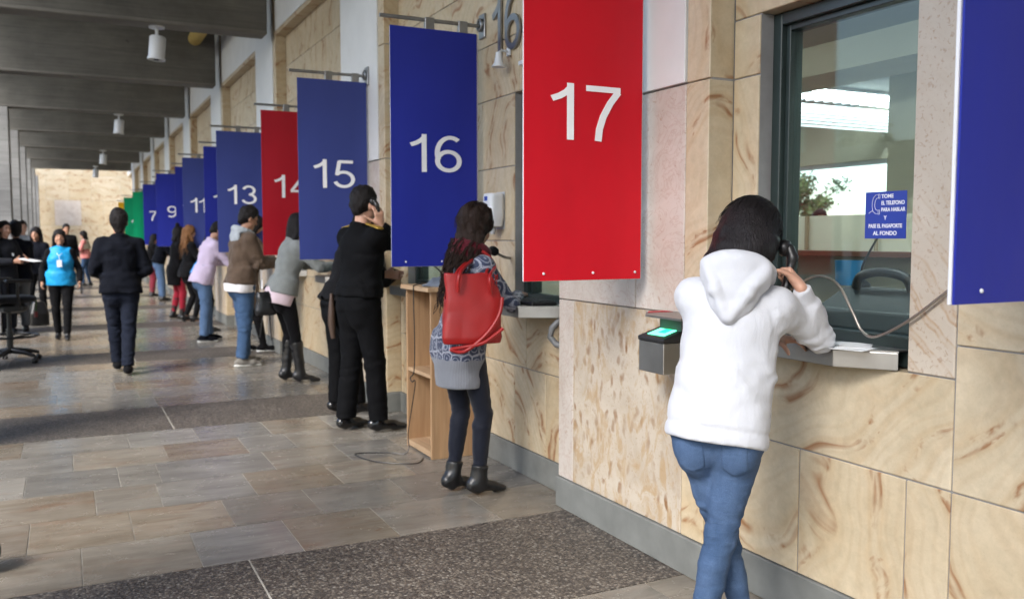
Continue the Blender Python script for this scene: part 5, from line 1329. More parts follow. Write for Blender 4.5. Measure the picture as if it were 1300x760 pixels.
# ------------------------------------------------------------------ banners
BN = 'numbered banners hanging from rods along the wall'
def banner(num, mat, Y, xl, w, z0, z1, wall, label, dz=0.585, dh=0.232):
    e = empty('hanging_banner', (xl, Y, z0), 0, label, 'banner', BN); h = z1 - z0
    a = MB(); n = 14       # a vinyl sheet that bows very slightly
    V = []; F = []
    for j in range(n + 1):
        for i in range(9):
            u, v = i / 8, j / n; V.append((u * w, 0.0014 * math.sin(v * 5 + Y) * (1 - v) * math.sin(u * 3 + Y), v * h))
    for j in range(n):
        for i in range(8): q = j * 9 + i; F.append((q, q + 1, q + 10, q + 9))
    k = len(V); V += [(x, y + 0.006, z) for x, y, z in V]; F += [tuple(k + i for i in f[::-1]) for f in F]
    for j in range(n): F += [(j * 9 + 9, k + j * 9 + 9, k + j * 9, j * 9), (j * 9 + 8, k + j * 9 + 8, k + j * 9 + 17, j * 9 + 17)]
    for i in range(8): F += [(i, k + i, k + i + 1, i + 1), (n * 9 + i + 1, k + n * 9 + i + 1, k + n * 9 + i, n * 9 + i)]
    link('panel', raw_mesh('panel', V, F, False), MATS[mat], e)
    a = MB(); a.box(0.004, w + 0.014, 0.014, 0.024, -0.002, h, ch=.002); a.build('backing', BACKBOARD, e)
    a = MB(); digits_mesh(a, num, dh, 0.0012, lambda u, v, q: (w * (0.38 if num in ('7', '11') else 0.5) + u * 1.36, -0.0016 - q, v), s=0.052, adv=-0.15 if num == '11' else 0.0)
    o = link('number', raw_mesh('number', a.v, a.f), WHITEINK, e) if num != '18' else None
    if o: o.location = (0, 0, dz)
    a = MB(); xw = wall - xl; a.tube([(-0.06, 0.014, h + .055), (xw - 0.012, 0.014, h + .055)], 0.0125, 12); a.build('rod', GREYMETAL, e)
    for x in (w * .45, w * .84):
        a = MB(); a.box(x - .03, x + .03, -0.001, 0.029, h - 0.002, h + .071, ch=.002); a.build('tab', GREYMETAL, e)
    a = MB(); a.box(xw - .016, xw - .001, -.03, .058, h - 0.02, h + .13, ch=.003); R = [(xw - .03 , 0.014 + .034 * math.cos(t), h + .062 + .034 * math.sin(t)) for t in np.linspace(0, 2 * PI, 17)[:-1]]; a.tube(R, 0.009, 8, closed=True); a.build('bracket', GREYMETAL, e)
    if num in ('16', '17', '18'):
        for x, z in ((.09, .03), (.33, .03), (w - .03, .03)):
            a = MB(); a.lathe([(0.001, 0), (.006, 0), (.005, -.003), (.001, -.004)], 8, M=Matrix.Translation((x, -0.0012, z)) @ Matrix.Rotation(PI / 2, 4, 'X') @ Matrix.Scale(-1, 4, (0, 0, 1))); a.build('rivet', BACKBOARD, e)
    return e
def od(k): return 3.0 + (4 * k - 0.12 * (k > 0))
BL = [('17', 'banner red', 3.22, 1.675, 'large red banner with white number 17, nearest the camera but one'), ('16', 'banner blue', 5.20, 1.79, 'bright blue banner with white number 16'),
 ('18', 'banner blue', 1.36, 1.825, 'bright blue banner cut off by the right edge of the view'), ('15', 'banner navy', 7.22, 1.70, 'navy banner with number 15 beside the uniformed man'),
 ('14', 'banner darkred', 9.20, 1.796, 'dark red glossy banner with number 14'), ('13', 'banner navy', 11.22, 1.657, 'navy banner with number 13'), ('12', 'banner blue', 13.20, 1.774, 'blue banner half hidden behind banner 13'),
 ('11', 'banner navy', 15.22, 1.716, 'navy banner with number 11'), ('10', 'banner blue', 17.20, 1.812, 'blue banner half hidden behind banner 11'), ('9', 'banner blue', 19.22, 1.667, 'blue banner with number 9'),
 ('8', 'banner blue', 21.20, 1.815, 'blue banner mostly hidden behind banner 9'), ('7', 'banner blue', 23.22, 1.706, 'blue banner with number 7, farthest of the blue ones'), ('6', 'banner green', 25.2, 1.77, 'green banner hidden just behind banner 7'),
 ('5', 'banner green', 27.22, 1.727, 'green banner with faint number 5'), ('4', 'banner green', 29.2, 1.608, 'green banner farthest left of the green ones'), ('3', 'banner yellow', 33.2, 1.65, 'small yellow banner at the far end')]
for num, mat, Y, xl, lab in BL: banner(num, mat, Y, xl, 0.575, 1.24 if num != '18' else 1.265, 2.70 if num not in '346' else 2.62, XW - .008 if int(num) % 2 else XB, lab)

# ------------------------------------------------------------------ steel counters
CT = 'steel counters below the ticket windows'
def counter(y0, y1, xf, label, wall=XB, ya=None, yb=None):
    e = empty('service_counter', (wall, (y0 + y1) / 2, 0.985), 0, label, 'counter', CT); ym = (y0 + y1) / 2
    ya = y0 + .14 if ya is None else ya; yb = y1 - .14 if yb is None else yb
    P0 = [(wall - .001, y0), (xf, ya), (xf, yb), (wall - .001, y1)]
    a = MB(); Z = 0.062; poly = [(x - wall, y - ym) for x, y in P0]
    a.prism(poly[::-1], 0, Z - .004, lambda u, v, w: (u, v, w)); a.build('front_panel', MATS['steel'], e, bevel=.0025)
    a = MB(); a.prism([(x * 1.02, y) for x, y in poly][::-1], Z - .0035, Z + .002, lambda u, v, w: (u, v, w)); a.box(0.0005, 0.064, y0 - ym + .01, y1 - ym - .01, Z - .002, Z + .0025)
    a.build('counter_top', MATS['steel'], e)
    return e
for k in range(-1, 7):
    y0, y1 = 4.03 + 4 * k, 6.83 + 4 * k; q = 15 - 2 * k
    if k == -1: counter(2.00, 2.66, 2.305, 'brushed steel counter where the woman in the white hoodie leans', ya=2.17, yb=2.52)
    else:
        counter(y0 + .09, y0 + .76, 2.18, ['steel counter under window 16 behind the red tote', 'steel counter under the grey cardigan sleeve beside banner 15', 'steel counter behind banner 13', 'steel counter behind banner 11', 'steel counter behind banner 9', 'steel counter behind banner 7', 'steel counter behind the last green banner'][k])
        counter(y1 - .88, y1 - .18, 2.22, ['steel counter between the uniformed man and the wooden lectern', 'steel counter in front of the man in the brown jacket', 'steel counter in front of the woman with light brown curls', 'steel counter at the window beyond banner 10', 'steel counter at the window beyond banner 8', 'steel counter beyond banner 6', 'farthest steel counter beyond the green banners'][k])
# papers, phones and equipment on and behind the near windows
m = MB(); m.box(-.10, .10, -.08, .08, 0, .0012); m.box(-.05, .12, -.06, .10, .0016, .003, M=Matrix.Rotation(.35, 4, 'Z'))
o = m.build('paper_sheets', PAPER); o.location = (2.385, 2.16, 1.0482); o.rotation_euler = (0, 0, .3); tag(o, 'white papers on the steel counter under the white sleeve', 'papers')

def handset(loc, R, label):
    """a telephone receiver: local z along the grip, -y towards the ear"""
    e = empty('telephone_handset', loc, 0, label, 'telephone'); e.rotation_mode = 'QUATERNION'; e.rotation_quaternion = R.to_quaternion()
    F = Field((-.05, -.06, -.13), (.05, .05, .13), .0035); F.rc((0, .018, -.06), (0, .018, .06), .015, .015, .01); F.rc((0, .018, .06), (0, .002, .088), .016, .017, .015); F.rc((0, .018, -.06), (0, .002, -.088), .016, .017, .015)
    F.obj('grip', BLACKPL, e)
    for nm, z in (('earpiece', .088), ('mouthpiece', -.088)):
        m = MB(); m.lathe([(0.002, 0), (.026, 0), (.029, .008), (.027, .022), (.018, .028), (.002, .028)], 20, M=Matrix.Translation((0, -.026, z)) @ Matrix.Rotation(-PI / 2, 4, 'X') ); m.build(nm, BLACKPL, e)
    return e
def toworld(P, p): return P.root.matrix_basis @ Vector(np.asarray(p) * P.s)
def frame(P, yv, zv):
    z = Vector(nrm(zv)); y = Vector(nrm(yv)); y = (y - z * y.dot(z)).normalized(); x = y.cross(z); M = Matrix((x, y, z)).transposed()
    return P.root.rotation_euler.to_matrix() @ M
P = HOOD; hp_ = P.phone
handset(toworld(P, hp_), frame(P, P.hr, P.hu * .8 - P.hf * .55), 'black telephone handset held by the woman in the white hoodie')
HP_W = toworld(P, hp_ - (P.hu * .8 - P.hf * .55) * .10 )
P = OFF; hp_ = P.phone
handset(toworld(P, hp_), frame(P, P.hr, P.hu * .8 - P.hf * .35), 'black telephone handset held by the man with gold epaulettes')
# armoured cord from the handset to the wall behind banner 18
def bez(pts, n=40):
    out = []; pts = [Vector(p) for p in pts]
    for i in range(len(pts) - 1):
        p0, p1, p2, p3 = pts[max(i - 1, 0)], pts[i], pts[i + 1], pts[min(i + 2, len(pts) - 1)]
        for k in range(n // (len(pts) - 1) + 1):
            t = k / (n // (len(pts) - 1) + 1); out.append(0.5 * ((2 * p1) + (p2 - p0) * t + (2 * p0 - 5 * p1 + 4 * p2 - p3) * t * t + (3 * p1 - p0 - 3 * p2 + p3) * t ** 3))
    return out + [pts[-1]]
m = MB(); m.tube(bez([HP_W, (2.25, 2.22, 1.285), (2.36, 2.215, 1.265), (2.395, 2.175, 1.17), (2.40, 2.135, 1.105), (2.395, 2.07, 1.092), (2.40, 1.95, 1.155), (2.405, 1.80, 1.27), (2.41, 1.66, 1.38), (2.418, 1.60, 1.42)], 60), .0048, 8)
tag(m.build('armoured_cord', mat_plain('steel hose', (0.38, 0.34, 0.30), 0.35, metal=0.9, nscale=300, var=.3)), 'steel armoured telephone cord curving over the counter beside the blue sign', 'cord')

# sign on the glass
e = empty('window_sign', (2.5318, 2.1645, 1.497), 0, 'small blue sign with white Spanish instructions on the glass', 'sign')
SW, SH = 0.172, 0.162
m = MB(); m.box(-.0012, 0, -SW / 2, SW / 2, -SH / 2, SH / 2); m.build('plate', mat_plain('sign blue', (0.02, 0.05, 0.34), 0.4, var=.04), e)
def text(body, size, mat, parent, loc, name='lettering', bold=0.0, xs=1.0, align='CENTER'):
    c = bpy.data.curves.new(name, 'FONT'); c.body = body; c.size = size; c.align_x = align; c.align_y = 'CENTER'; c.extrude = .0002; c.offset = bold
    o = bpy.data.objects.new(name, c); COL.objects.link(o); dg = bpy.context.evaluated_depsgraph_get(); me = bpy.data.meshes.new_from_object(o.evaluated_get(dg)); bpy.data.objects.remove(o); bpy.data.curves.remove(c)
    n = len(me.vertices); co = np.empty(n * 3, np.float32); me.vertices.foreach_get('co', co); co = co.reshape(-1, 3)
    W_ = np.stack([-.0016 - co[:, 2], -co[:, 0] * xs, co[:, 1]], 1); me.vertices.foreach_set('co', W_.ravel().astype(np.float32)); me.update()
    r = link(name, me, mat, parent); r.location = loc; return r
TX = dict(mat=WHITEINK, parent=e)
text('TOME', .0185, bold=.0005, loc=(0, .018, .064), align='LEFT', **TX); text('EL TELEFONO', .0185, bold=.0005, loc=(0, 0.018, .041), xs=.83, align='LEFT', **TX); text('PARA HABLAR', .0185, bold=.0005, loc=(0, 0.018, .018), xs=.83, align='LEFT', **TX)
text('Y', .0195, bold=.0005, loc=(0, 0, -.010), **TX); text('PASE EL PASAPORTE', .0190, bold=.0005, loc=(0, 0, -.038), xs=.82, **TX); text('AL FONDO', .0195, bold=.0005, loc=(0, 0, -.063), **TX)
m = MB()
ph = [(.030, .072), (.042, .070), (.052, .060), (.056, .045), (.056, .028), (.052, .013), (.042, .006), (.030, .004)]; ph2 = [(.030, .060), (.038, .058), (.043, .050), (.045, .040), (.045, .033), (.043, .024), (.038, .018), (.030, .016)]
m.tube([(-.0022, y, z) for y, z in ph] + [(-.0022, y, z) for y, z in ph2[::-1]], .0008, 5, closed=True); m.tube([(-.0022, .030, .072), (-.0022, .024, .072), (-.0022, .024, .058), (-.0022, .030, .058)], .0008, 5); m.tube([(-.0022, .030, .018), (-.0022, .024, .018), (-.0022, .024, .003), (-.0022, .030, .003)], .0008, 5); m.tube([(-.0022, .055, .016), (-.0022, .063, .012), (-.0022, .070, .007)], .0008, 5)
m.build('telephone_drawing', WHITEINK, e)

# behind the glass of the nearest window
e = empty('office_shelf', (3.5, 3.2, 0), 0, 'reddish brown wooden shelf unit inside the nearest office', 'shelf')
for z in (0.78, 1.335):
    m = MB(); m.box(.12, .25, -.85, 1.6, z - .014, z + .014, ch=.002); m.build('board', MATS['brownshelf'], e)
for y in (-.84, 1.58):
    m = MB(); m.box(.20, .25, y - .02, y + .02, 0, 1.32, ch=.002); m.build('upright', MATS['brownshelf'], e)
m = MB(); m.box(.255, .27, -.86, 1.6, 0, 1.54); m.build('back_panel', CREAM, e)
m = MB(); m.box(.235, .254, .53, .545, 1.35, 1.54); m.box(.235, .254, .05, .06, 1.35, 1.54); m.build('panel_joint', mat_plain('tan strip', (.30, .24, .15), .6), e)
e = empty('document_scanner', (2.72, 2.26, 0.99), 0, 'dark grey desk machine just behind the glass of the nearest window', 'machine')
m = MB(); m.prism([(-.13, 0), (.16, 0), (.16, .235), (.05, .235), (-.10, .16), (-.13, .10)], -.34, .30, lambda u, v, w: (u, w, v)); m.build('housing', DARKPL, e, bevel=.01)
m = MB(); m.box(-.128, -.134, -.30, .26, .03, .085); m.build('slot_panel', BLACKPL, e)
m = MB(); m.tube(bez([(0.05, -.02, .235), (0.03, .0, .285), (0.02, .10, .30), (.02, .19, .28), (.03, .22, .235)], 24), .018, 10); m.build('handle', BLACKPL, e)
m = MB(); m.box(2.62, 3.12, 1.90, 2.78, 0.95, 0.985, ch=.003); m.box(2.64, 3.10, 1.92, 1.95, 0, .949); m.box(2.64, 3.10, 2.73, 2.76, 0, .949); tag(m.build('office_desk', MATS['brownshelf']), 'brown desk behind the nearest window', 'desk')
m = MB(); m.lathe([(.001, 0), (.05, 0), (.055, .10), (.051, .10), (.046, .006), (.001, .006)], 24); o = m.build('plastic_tub', mat_plain('blue plastic', (0.02, 0.16, 0.34), 0.35)); o.location = (2.86, 2.62, 1.2262); tag(o, 'blue plastic tub on the dark machine behind the glass', 'tub')
m = MB(); m.box(-.004, .004, -.03, .03, -.05, .05, ch=.002); m.box(-.006, -.0042, -.012, .012, -.02, .02, ch=.001); o = m.build('wall_socket', WHITEPL); o.location = (2.585, 2.055, 1.205); tag(o, 'small white socket plate at the lower corner inside the window', 'socket')
def gooseneck(pts, r, ball, label, foam=.02, arm=None, base=True):
    e = empty('gooseneck_microphone', pts[0], 0, label, 'microphone'); o = Vector(pts[0]); q = [Vector(p) - o for p in bez(pts, 30)]
    m = MB(); m.tube(q, r, 8); m.build('neck', arm or BLACKPL, e)
    d = (q[-1] - q[-4]).normalized(); M_ = Matrix.Translation(q[-1]) @ d.to_track_quat('Z', 'Y').to_matrix().to_4x4()
    m = MB(); m.lathe([(.001, -foam * .6), (foam * .6, -foam * .6), (foam, 0), (foam * 1.05, foam), (foam * .8, foam * 1.8), (foam * .3, foam * 2.2), (.001, foam * 2.25)], 16, M=M_); m.build('foam_head', mat_plain('black foam', (.008, .008, .009), .95, nscale=200, bump=.4), e)
    if base:
        m = MB(); m.lathe([(.001, 0), (.035, 0), (.035, .012), (.012, .03), (.001, .03)], 18); m.build('base', BLACKPL, e)
gooseneck([(2.80, 2.50, 1.2255), (2.79, 2.49, 1.30), (2.76, 2.42, 1.38), (2.72, 2.33, 1.455)], .0045, 0, 'thin black gooseneck microphone standing behind the glass under the blue sign', .011)
gooseneck([(2.415, 4.83, 1.295), (2.37, 4.80, 1.30), (2.31, 4.75, 1.315), (2.26, 4.715, 1.335)], .009, 0, 'microphone with a round black head on a steel wall arm by window 16', .026, GREYMETAL, False)

# window 16: blue sticker, U shaped pipe under its counter
m = MB(); m.box(-.0015, 0, -.05, .05, -.10, .10); m.box(-.0026, -.0018, -.035, .035, -.05, .02, 1); o = m.build('window_sticker', [mat_plain('sticker blue', (0.03, 0.08, 0.36), 0.4), WHITEINK]); o.location = (2.5312, 4.655, 1.51); tag(o, 'blue and white sticker on the glass of window 16', 'sticker')
m = MB(); m.tube([(2.40, 4.17, .984), (2.34, 4.17, .93), (2.34, 4.19, .88), (2.35, 4.14, .845), (2.385, 4.10, .835), (2.4195, 4.09, .835)], .018, 12); tag(m.build('drain_pipe', mat_plain('grey pipe', (.13, .135, .14), .45)), 'grey bent pipe under the steel counter of window 16', 'pipe')
e = empty('card_reader_tray', (2.315, 4.44, 1.0493), 0, 'black ribbed tray on the steel counter of window 16', 'tray'); m = MB(); m.box(-.07, .085, -.22, .22, 0, .02, ch=.004); m.build('tray', BLACKPL, e)
for i in range(9): m = MB(); m.tube([(.075, -.2 + i * .05, .021), (.02, -.2 + i * .05, .028), (-.05, -.2 + i * .05, .021)], .006, 6); m.build('rib', DARKPL, e)
# dispenser
e = empty('soap_dispenser', (2.4185, 4.965, 1.44), 0, 'white wall mounted hand sanitiser dispenser beside banner 16', 'dispenser')
F = Field((-.14, -.09, -.01), (.01, .09, .28), .0045); F.prof((-.05, 0, .045), (-.05, 0, .25), (0, 1, 0), [(0, .062, .042, 0), (.3, .070, .052, 0), (.9, .068, .050, 0), (1, .062, .046, 0)], 0, pw=4.0); F.obj('cover', WHITEPL, e)
m = MB(); m.box(-.002, -.0005, -.06, .06, .03, .26); m.lathe([(.001, 0), (.012, 0), (.02, .03), (.02, .05), (.001, .05)], 12, M=Matrix.Translation((-.055, 0, .0))); m.build('nozzle', mat_plain('pale grey plastic', (.45, .47, .49), .4), e)
m = MB(); m.box(-.1005, -.1025, -.02, .02, .205, .232); m.build('logo_patch', mat_plain('logo blue', (.03, .07, .35), .4), e)
# bells and small fittings high on the wall
for (y, z, lab) in ((4.84, 2.47, 'small white bell shaped lamp under the metal number 16'), (6.72, 2.50, 'small white bell shaped lamp left of banner 16')):
    e = empty('bell_lamp', (2.418, y, z), 0, lab, 'lamp', 'bell lamps on the wall')
    m = MB(); m.tube([(0, 0, .06), (-.05, 0, .062), (-.07, 0, .05)], .008, 8); m.box(-.012, 0.0005, -.02, .02, .035, .085, ch=.002); m.build('arm', WHITEPL, e)
    m = MB(); m.lathe([(.001, .05), (.018, .05), (.022, .02), (.028, -.01), (.042, -.03), (.044, -.036), (.001, -.03)], 20, M=Matrix.Translation((-.072, 0, 0))); m.build('bell', WHITEPL, e)
m = MB(); m.box(-.03, 0, -.06, .06, -.012, .012, ch=.003); o = m.build('cable_clip', GREYMETAL); o.location = (2.418, 5.52, 2.74); tag(o, 'small grey metal clip on the stone above banner 16', 'clip')
m = MB(); m.box(-.03, 0, -.07, .07, -.012, .012, ch=.003); o = m.build('cable_clip', WHITEPL); o.location = (2.418, 4.60, 2.43); tag(o, 'small white clip below the metal number 16', 'clip')

# ------------------------------------------------------------------ fingerprint scanner on the pier
e = empty('fingerprint_scanner', (2.288, 2.93, 0.90), 0, 'steel fingerprint scanner box with a glowing green screen on the pier', 'scanner')
BX0, BX1, BY0, BY1 = -.185, -.03, -.085, .085
m = MB(); m.box(BX0, BX1, BY0, BY1, -.025, .100, ch=.002); m.build('steel_box', MATS['steel'], e)
m = MB(); m.prism([(BX0 - .004, .1005), (BX1 + .02, .1005), (BX1 + .02, .172), (BX0 - .004, .118)], BY0 - .004, BY1 + .004, lambda u, v, w: (u, w, v)); m.build('hood', BLACKPL, e, bevel=.004)
sl_ = (.172 - .118) / (BX1 + .02 - BX0 + .004); zt = lambda x: .118 + (x - BX0 + .004) * sl_
def onhood(x0, x1, y0, y1, d, m, mat=0):
    m.add([(x0, y0, zt(x0) + d), (x1, y0, zt(x1) + d), (x1, y1, zt(x1) + d), (x0, y1, zt(x0) + d), (x0, y0, zt(x0) + d - .002), (x1, y0, zt(x1) + d - .002), (x1, y1, zt(x1) + d - .002), (x0, y1, zt(x0) + d - .002)], [(0, 1, 2, 3), (7, 6, 5, 4), (0, 4, 5, 1), (1, 5, 6, 2), (2, 6, 7, 3), (3, 7, 4, 0)], mat)
mat_emit('green screen', (0.02, 1.0, 0.28), 0.85); mat_emit('bright screen', (0.12, 1.0, 0.5), 1.25)
m = MB(); onhood(BX0 + .022, BX0 + .10, BY0 + .03, BY1 - .03, .0018, m, 0); onhood(BX0 + .045, BX0 + .085, BY0 + .055, BY1 - .07, .0026, m, 1); m.build('screen', [MATS['bright screen'], MATS['green screen']], e)
m = MB(); onhood(BX0 + .112, BX1 - .0, BY0 + .03, BY1 - .03, .0018, m); m.build('label_strip', mat_plain('green grey label', (.07, .13, .11), .4), e)
e = empty('wall_bracket_shelf', (2.288, 2.92, 1.105), 0, 'thin metal bracket shelf with a red corner above the fingerprint scanner', 'shelf')
m = MB(); m.prism([(0, -.2), (0, .17), (-.10, .165), (-.20, .03), (-.20, -.2)], -.004, .004, lambda u, v, w: (u, v, w)); m.build('plate', MATS['steel'], e)
m = MB(); m.prism([(-.02, .155), (-.098, .150), (-.15, .085), (-.02, .085)], .0045, .0058, lambda u, v, w: (u, v, w)); m.build('red_marking', mat_plain('red sticker', (.42, .02, .03), .5), e)
m = MB(); m.box(-.10, -.03, -.075, .07, -.085, -.0045, ch=.003); m.build('neck', mat_plain('smoked plastic', (.06, .10, .09), .3), e)

# ------------------------------------------------------------------ wooden lectern with its things
LX, LY = 2.05, 5.22
e = empty('wooden_lectern', (LX, LY, 0), 0, 'open sided pale wooden lectern with one inner shelf', 'lectern'); LW, LD, LH = .35, .46, 1.075
m = MB(); m.box(.001, LW, 0, .022, 0, LH - .001, ch=.002); m.build('side_panel', MATS['pine_v'], e); m = MB(); m.box(.001, LW, LD - .022, LD, 0, LH - .001, ch=.002); m.build('side_panel', MATS['pine_v'], e)
m = MB(); m.box(LW - .018, LW - .001, .0225, LD - .0225, 0.001, LH - .002, ch=.001); m.build('back_panel', MATS['pine_v'], e)
m = MB(); m.box(-.03, LW + .01, -.025, LD + .02, LH, LH + .030, ch=.003); m.build('top', MATS['pine_y'], e)
m = MB(); m.box(.004, LW - .0185, .0225, LD - .0225, .52, .545, ch=.002); m.build('shelf', MATS['pine_y'], e)
m = MB(); m.box(.002, LW - .0185, .0225, LD - .0225, .012, .05, ch=.002); m.build('bottom_board', MATS['pine_y'], e)
gooseneck([(LX + .20, LY + .30, LH + .0305), (LX + .20, LY + .30, LH + .10), (LX + .15, LY + .33, LH + .155), (LX + .07, LY + .37, LH + .175), (LX + .02, LY + .39, LH + .165)], .0055, 0, 'black gooseneck microphone standing on the wooden lectern', .012)
e = empty('grey_cap', (LX + .13, LY + .12, LH + .0305), 0, 'soft grey blue cap lying on the lectern top', 'cap'); F = Field((-.15, -.13, 0), (.15, .13, .09), .006); F.ell((.0, 0, .0), (.105, .09, .062), None, 0); F.ell((-.07, 0, .006), (.07, .07, .010), None, .02); F.cut((0, 0, .0015), (0, 0, -1)); F.noise(.006, (14, 14, 14), ridged=True); F.obj('crown', mat_cloth('grey blue cotton', (.19, .22, .27)), e)
m = MB(); x = LX - .035; m.tube(bez([(LX + .10, LY + .25, LH + .035), (LX - .02, LY + .22, LH + .036), (x, LY + .215, LH - .02), (x, LY + .20, .75), (x - .004, LY + .205, .55), (x - .02, LY + .23, .505), (x - .02, LY + .20, .48), (x - .005, LY + .19, .49), (x, LY + .21, .42), (x - .03, LY + .25, .15), (x - .05, LY + .22, .012), (x - .16, LY + .30, .006), (x - .36, LY + .36, .006), (x - .30, LY + .10, .006), (x - .10, LY - .05, .006), (x - .0, LY + .06, .006)], 150), .0036, 6)
tag(m.build('black_cable', BLACKPL), 'thin black cable hanging down the lectern and looping on the floor', 'cable')

# ------------------------------------------------------------------ the red tote
P = W16; fw = V3(0, 1, 0)
c = toworld(P, V3(.232, -.115, 1.165)); e = empty('tote_bag', c, -math.radians(104), 'large red leather tote bag on the shoulder of the woman at window 16', 'bag')
RED = mat_plain('red leather', (0.29, 0.007, 0.007), 0.42, var=.12, nscale=10, bump=.1)
F = Field((-.10, -.24, -.27), (.10, .24, .19), .006)
F.prof((0, 0, -.21), (0, 0, .155), (0, 1, 0), [(0, .150, .050, 0), (.08, .160, .056, 0), (.6, .150, .044, 0), (1, .138, .026, 0)], 0, pw=4.5)
F.prof((0, 0, .0), (0, 0, .19), (0, 1, 0), [(0, .135, .026, 0), (1, .130, .019, 0)], .0, 's', pw=4.5); F.noise(.003, (6, 6, 5), seed=3, ridged=True, warp=.05)
F.obj('body', RED, e)
sh = e.matrix_basis.inverted() @ toworld(P, P.sh[1] + P.sd * .072 - P.r * .045)
for x, nm in ((-.034, 0), (.030, 1)):
    m = MB(); pts = bez([(x, -.09, .05), (x * 1.1, -.075, .15), (sh.x + x * .6, sh.y - .055, sh.z - .03), (sh.x + x * .3, sh.y + .0, sh.z + .012), (sh.x + x * .6, sh.y + .06, sh.z - .04), (x * 1.1, .085, .15), (x, .09, .05)], 60)
    if nm == 1: pts = bez([(.062, -.085, .06), (.062, -.07, .16), (sh.x + .03, sh.y - .05, sh.z - .03), (sh.x + .01, sh.y + .012, sh.z + .012), (sh.x + .04, sh.y + .07, sh.z - .06), (.064, .085, .14), (.060, .09, .05)], 60)
    m.tube(pts, .0095, 8); m.build('strap', RED, e)
m = MB(); m.tube(bez([(.064, .15, .03), (.078, .13, -.06), (.082, .06, -.16), (.07, -.05, -.245), (.062, -.12, -.235), (.066, -.06, -.225), (.085, .05, -.20), (.08, .15, -.13)], 60), .010, 8); m.build('loose_strap', RED, e)

# dark shoulder bag of the woman in grey
P = G5; c = toworld(P, V3(-.06, -.24, .80)); e = empty('shoulder_bag', c, 0, 'small black shoulder bag with dangling straps behind the grey cardigan', 'bag'); F = Field((-.14, -.13, -.16), (.14, .13, .16), .009); F.prof((0, 0, -.11), (0, 0, .11), (1, 0, 0), [(0, .095, .045, 0), (.2, .105, .055, 0), (.8, .09, .045, 0), (1, .07, .025, 0)], 0, pw=3.5); F.noise(.006, (9, 9, 9)); F.obj('body', LEATHER, e)
for a, b in (((.03, 0, -.09), (.05, .02, -.36)), ((-.03, 0, -.09), (-.06, .02, -.33))): m = MB(); m.tube([a, b], .006, 6); m.build('strap', BLACKPL, e)
# papers, phone, folder in hands
def inhand(name, P, i, size, mat, label, cat, off=(0, 0, 0), rx=0.0):
    w = toworld(P, P.wr[i] + P.hand[i][0] * .11 + np.asarray(off)); m = MB(); m.box(-size[0], size[0], -size[1], size[1], -size[2], size[2], ch=min(size) * .4); o = m.build(name, mat); o.location = w; o.rotation_euler = (rx, 0, P.root.rotation_euler.z); tag(o, label, cat)
inhand('paper_sheets', M18, 1, (.105, .148, .003), PAPER, 'white sheets held by the suited man at the left edge', 'papers', (-.09, .06, .02), -.15)
inhand('dark_folder', P16, 1, (.16, .11, .01), BLACKPL, 'dark folder held open by the woman in coral pink', 'folder', (-.09, .06, .03), -.2)
inhand('mobile_phone', V15, 0, (.012, .036, .075), BLACKPL, 'dark mobile phone in the hand of the woman in the blue vest', 'phone', (-.02, 0, 0), .5)

# ------------------------------------------------------------------ drafting chair at the left
e = empty('office_chair', (-.60, 11.55, 0), math.radians(20), 'black high office chair with a round footrest and castors', 'chair')
for k in range(5):
    a = 2 * PI * k / 5 + .2; d = Vector((math.cos(a), math.sin(a), 0)); s_ = Vector((-d.y, d.x, 0))
    m = MB(); m.tube([d * .03 + Vector((0, 0, .135)), d * .20 + Vector((0, 0, .115)), d * .325 + Vector((0, 0, .085))], [.034, .026, .018], 8); o = m.build('base_leg', BLACKPL, e)
    m = MB(); c = d * .325
    for q in (-.017, .017):
        m.lathe([(.001, -.010), (.024, -.010), (.028, -.006), (.028, .006), (.024, .010), (.001, .010)], 14, M=Matrix.Translation(c + s_ * q + Vector((0, 0, .0285))) @ s_.to_track_quat('Z', 'Y').to_matrix().to_4x4())
    m.tube([c + Vector((0, 0, .03)), c + Vector((0, 0, .088))], .009, 8); m.build('castor', BLACKPL, o)
m = MB(); m.tube([(0, 0, .10), (0, 0, .36)], .034, 14); m.tube([(0, 0, .36), (0, 0, .66)], .024, 14); m.build('gas_column', DARKPL, e)
m = MB(); m.tube([(.29 * math.cos(t), .29 * math.sin(t), .30) for t in np.linspace(0, 2 * PI, 33)[:-1]], .013, 8, closed=True)
for t in (0.4, 2.5, 4.6): m.tube([(.03 * math.cos(t), .03 * math.sin(t), .27), (.29 * math.cos(t), .29 * math.sin(t), .30)], .010, 8)
m.build('foot_ring', BLACKPL, e)
F = Field((-.3, -.3, .58), (.3, .3, .8), .01); F.box((0, 0, .62), (.10, .16, .035), r=.02); F.ell((.05, 0, .62), (.16, .10, .06), None, .03); F.obj('mechanism', DARKPL, e)
F = Field((-.32, -.32, .66), (.32, .32, .8), .01); F.prof((0, 0, .685), (0, 0, .755), (1, 0, 0), [(0, .22, .22, 0), (.3, .26, .25, 0), (.8, .26, .25, 0), (1, .23, .22, 0)], 0, pw=4); F.obj('seat', mat_cloth('black seat fabric', (.012, .012, .014)), e)
F = Field((-.4, -.3, .8), (.0, .3, 1.32), .01); F.prof((-.27, 0, .86), (-.33, 0, 1.28), (0, 1, 0), [(0, .16, .03, 0), (.2, .21, .035, 0), (.8, .20, .035, 0), (1, .13, .028, 0)], 0, pw=3); F.obj('backrest', MATS['black seat fabric'], e)
m = MB(); m.tube([(-.10, 0, .64), (-.27, 0, .66), (-.315, 0, .78), (-.315, 0, .95)], .022, 8); m.build('back_bar', BLACKPL, e)
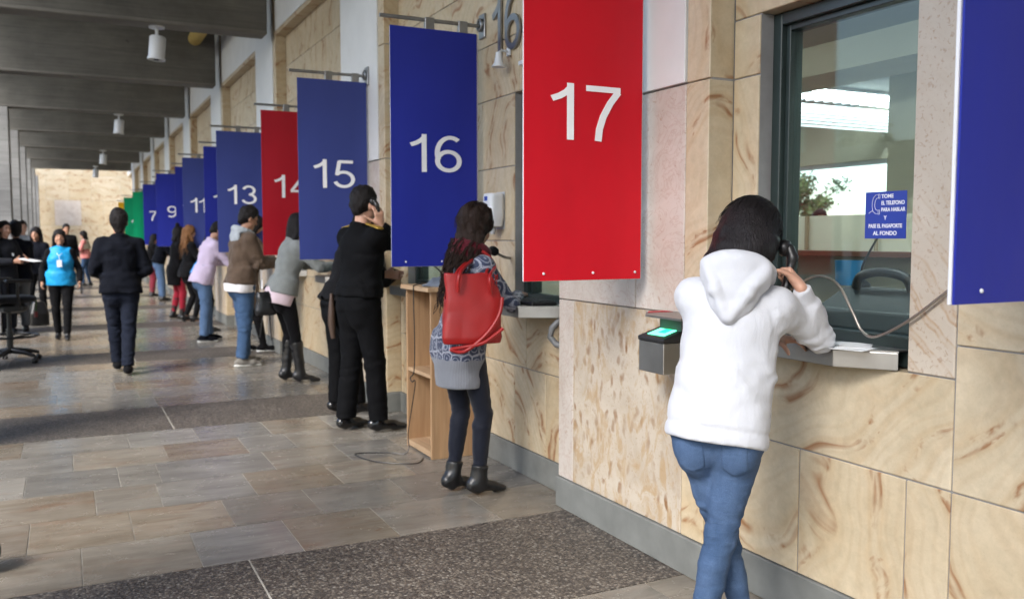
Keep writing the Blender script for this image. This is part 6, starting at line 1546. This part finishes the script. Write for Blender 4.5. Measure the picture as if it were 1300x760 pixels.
for sg in (-1, 1):
    m = MB(); m.tube([(.02, sg * .15, .66), (.02, sg * .29, .67), (.0, sg * .31, .80), (0, sg * .31, .925)], .016, 8); m.build('arm_support', BLACKPL, e)
    F = Field((-.15, sg * .31 - .06, .9), (.17, sg * .31 + .06, .97), .008); F.box((.01, sg * .31, .938), (.135, .042, .016), r=.014); F.obj('armrest', BLACKPL, e)
m = MB(); 
for q in range(3): m.tube([(.262 + .004 * q, -.06 + q * .012, .745), (.275 + .004 * q, -.055 + q * .010, .70), (.272, -.05 + q * .008, .57)], .007, 6)
m.box(.258, .285, -.062, -.012, .50, .568, 1, ch=.003); tag(m.build('lanyard_strap', [mat_cloth('green ribbon', (.05, .11, .025)), mat_plain('dark red tag', (.16, .02, .02))]), 'green lanyard with a dark red tag hanging from the black chair', 'lanyard').matrix_world = e.matrix_basis.copy()
# dark rounded bag at the lower left corner
e = empty('duffel_bag', (-.445, 4.28, 0), .3, 'rounded dark grey bag on the floor at the lower left edge', 'bag'); F = Field((-.22, -.17, 0), (.22, .17, .25), .01); F.rc((-.08, 0, .085), (.08, 0, .085), .085, .085, 0); F.cut((0, 0, .002), (0, 0, -1), .01); F.noise(.006, (8, 8, 8)); F.obj('body', mat_cloth('dark grey canvas', (.035, .036, .042)), e)
m = MB(); m.tube(bez([(-.08, 0, .165), (-.04, 0, .20), (.04, 0, .20), (.08, 0, .165)], 20), .010, 8); m.build('handle', BLACKPL, e)
# black bag on the floor by the columns
e = empty('black_rucksack', (-.42, 16.2, 0), .2, 'black rucksack on the floor by the people on the left', 'bag'); F = Field((-.2, -.15, 0), (.2, .15, .45), .014); F.prof((0, 0, .01), (0, 0, .38), (1, 0, 0), [(0, .15, .10, 0), (.5, .15, .11, 0), (1, .09, .06, 0)], 0, pw=3); F.obj('body', LEATHER, e)
m = MB(); m.tube(bez([(-.05, 0, .37), (-.03, 0, .43), (.03, 0, .43), (.05, 0, .37)], 16), .010, 6); m.build('handle', BLACKPL, e)
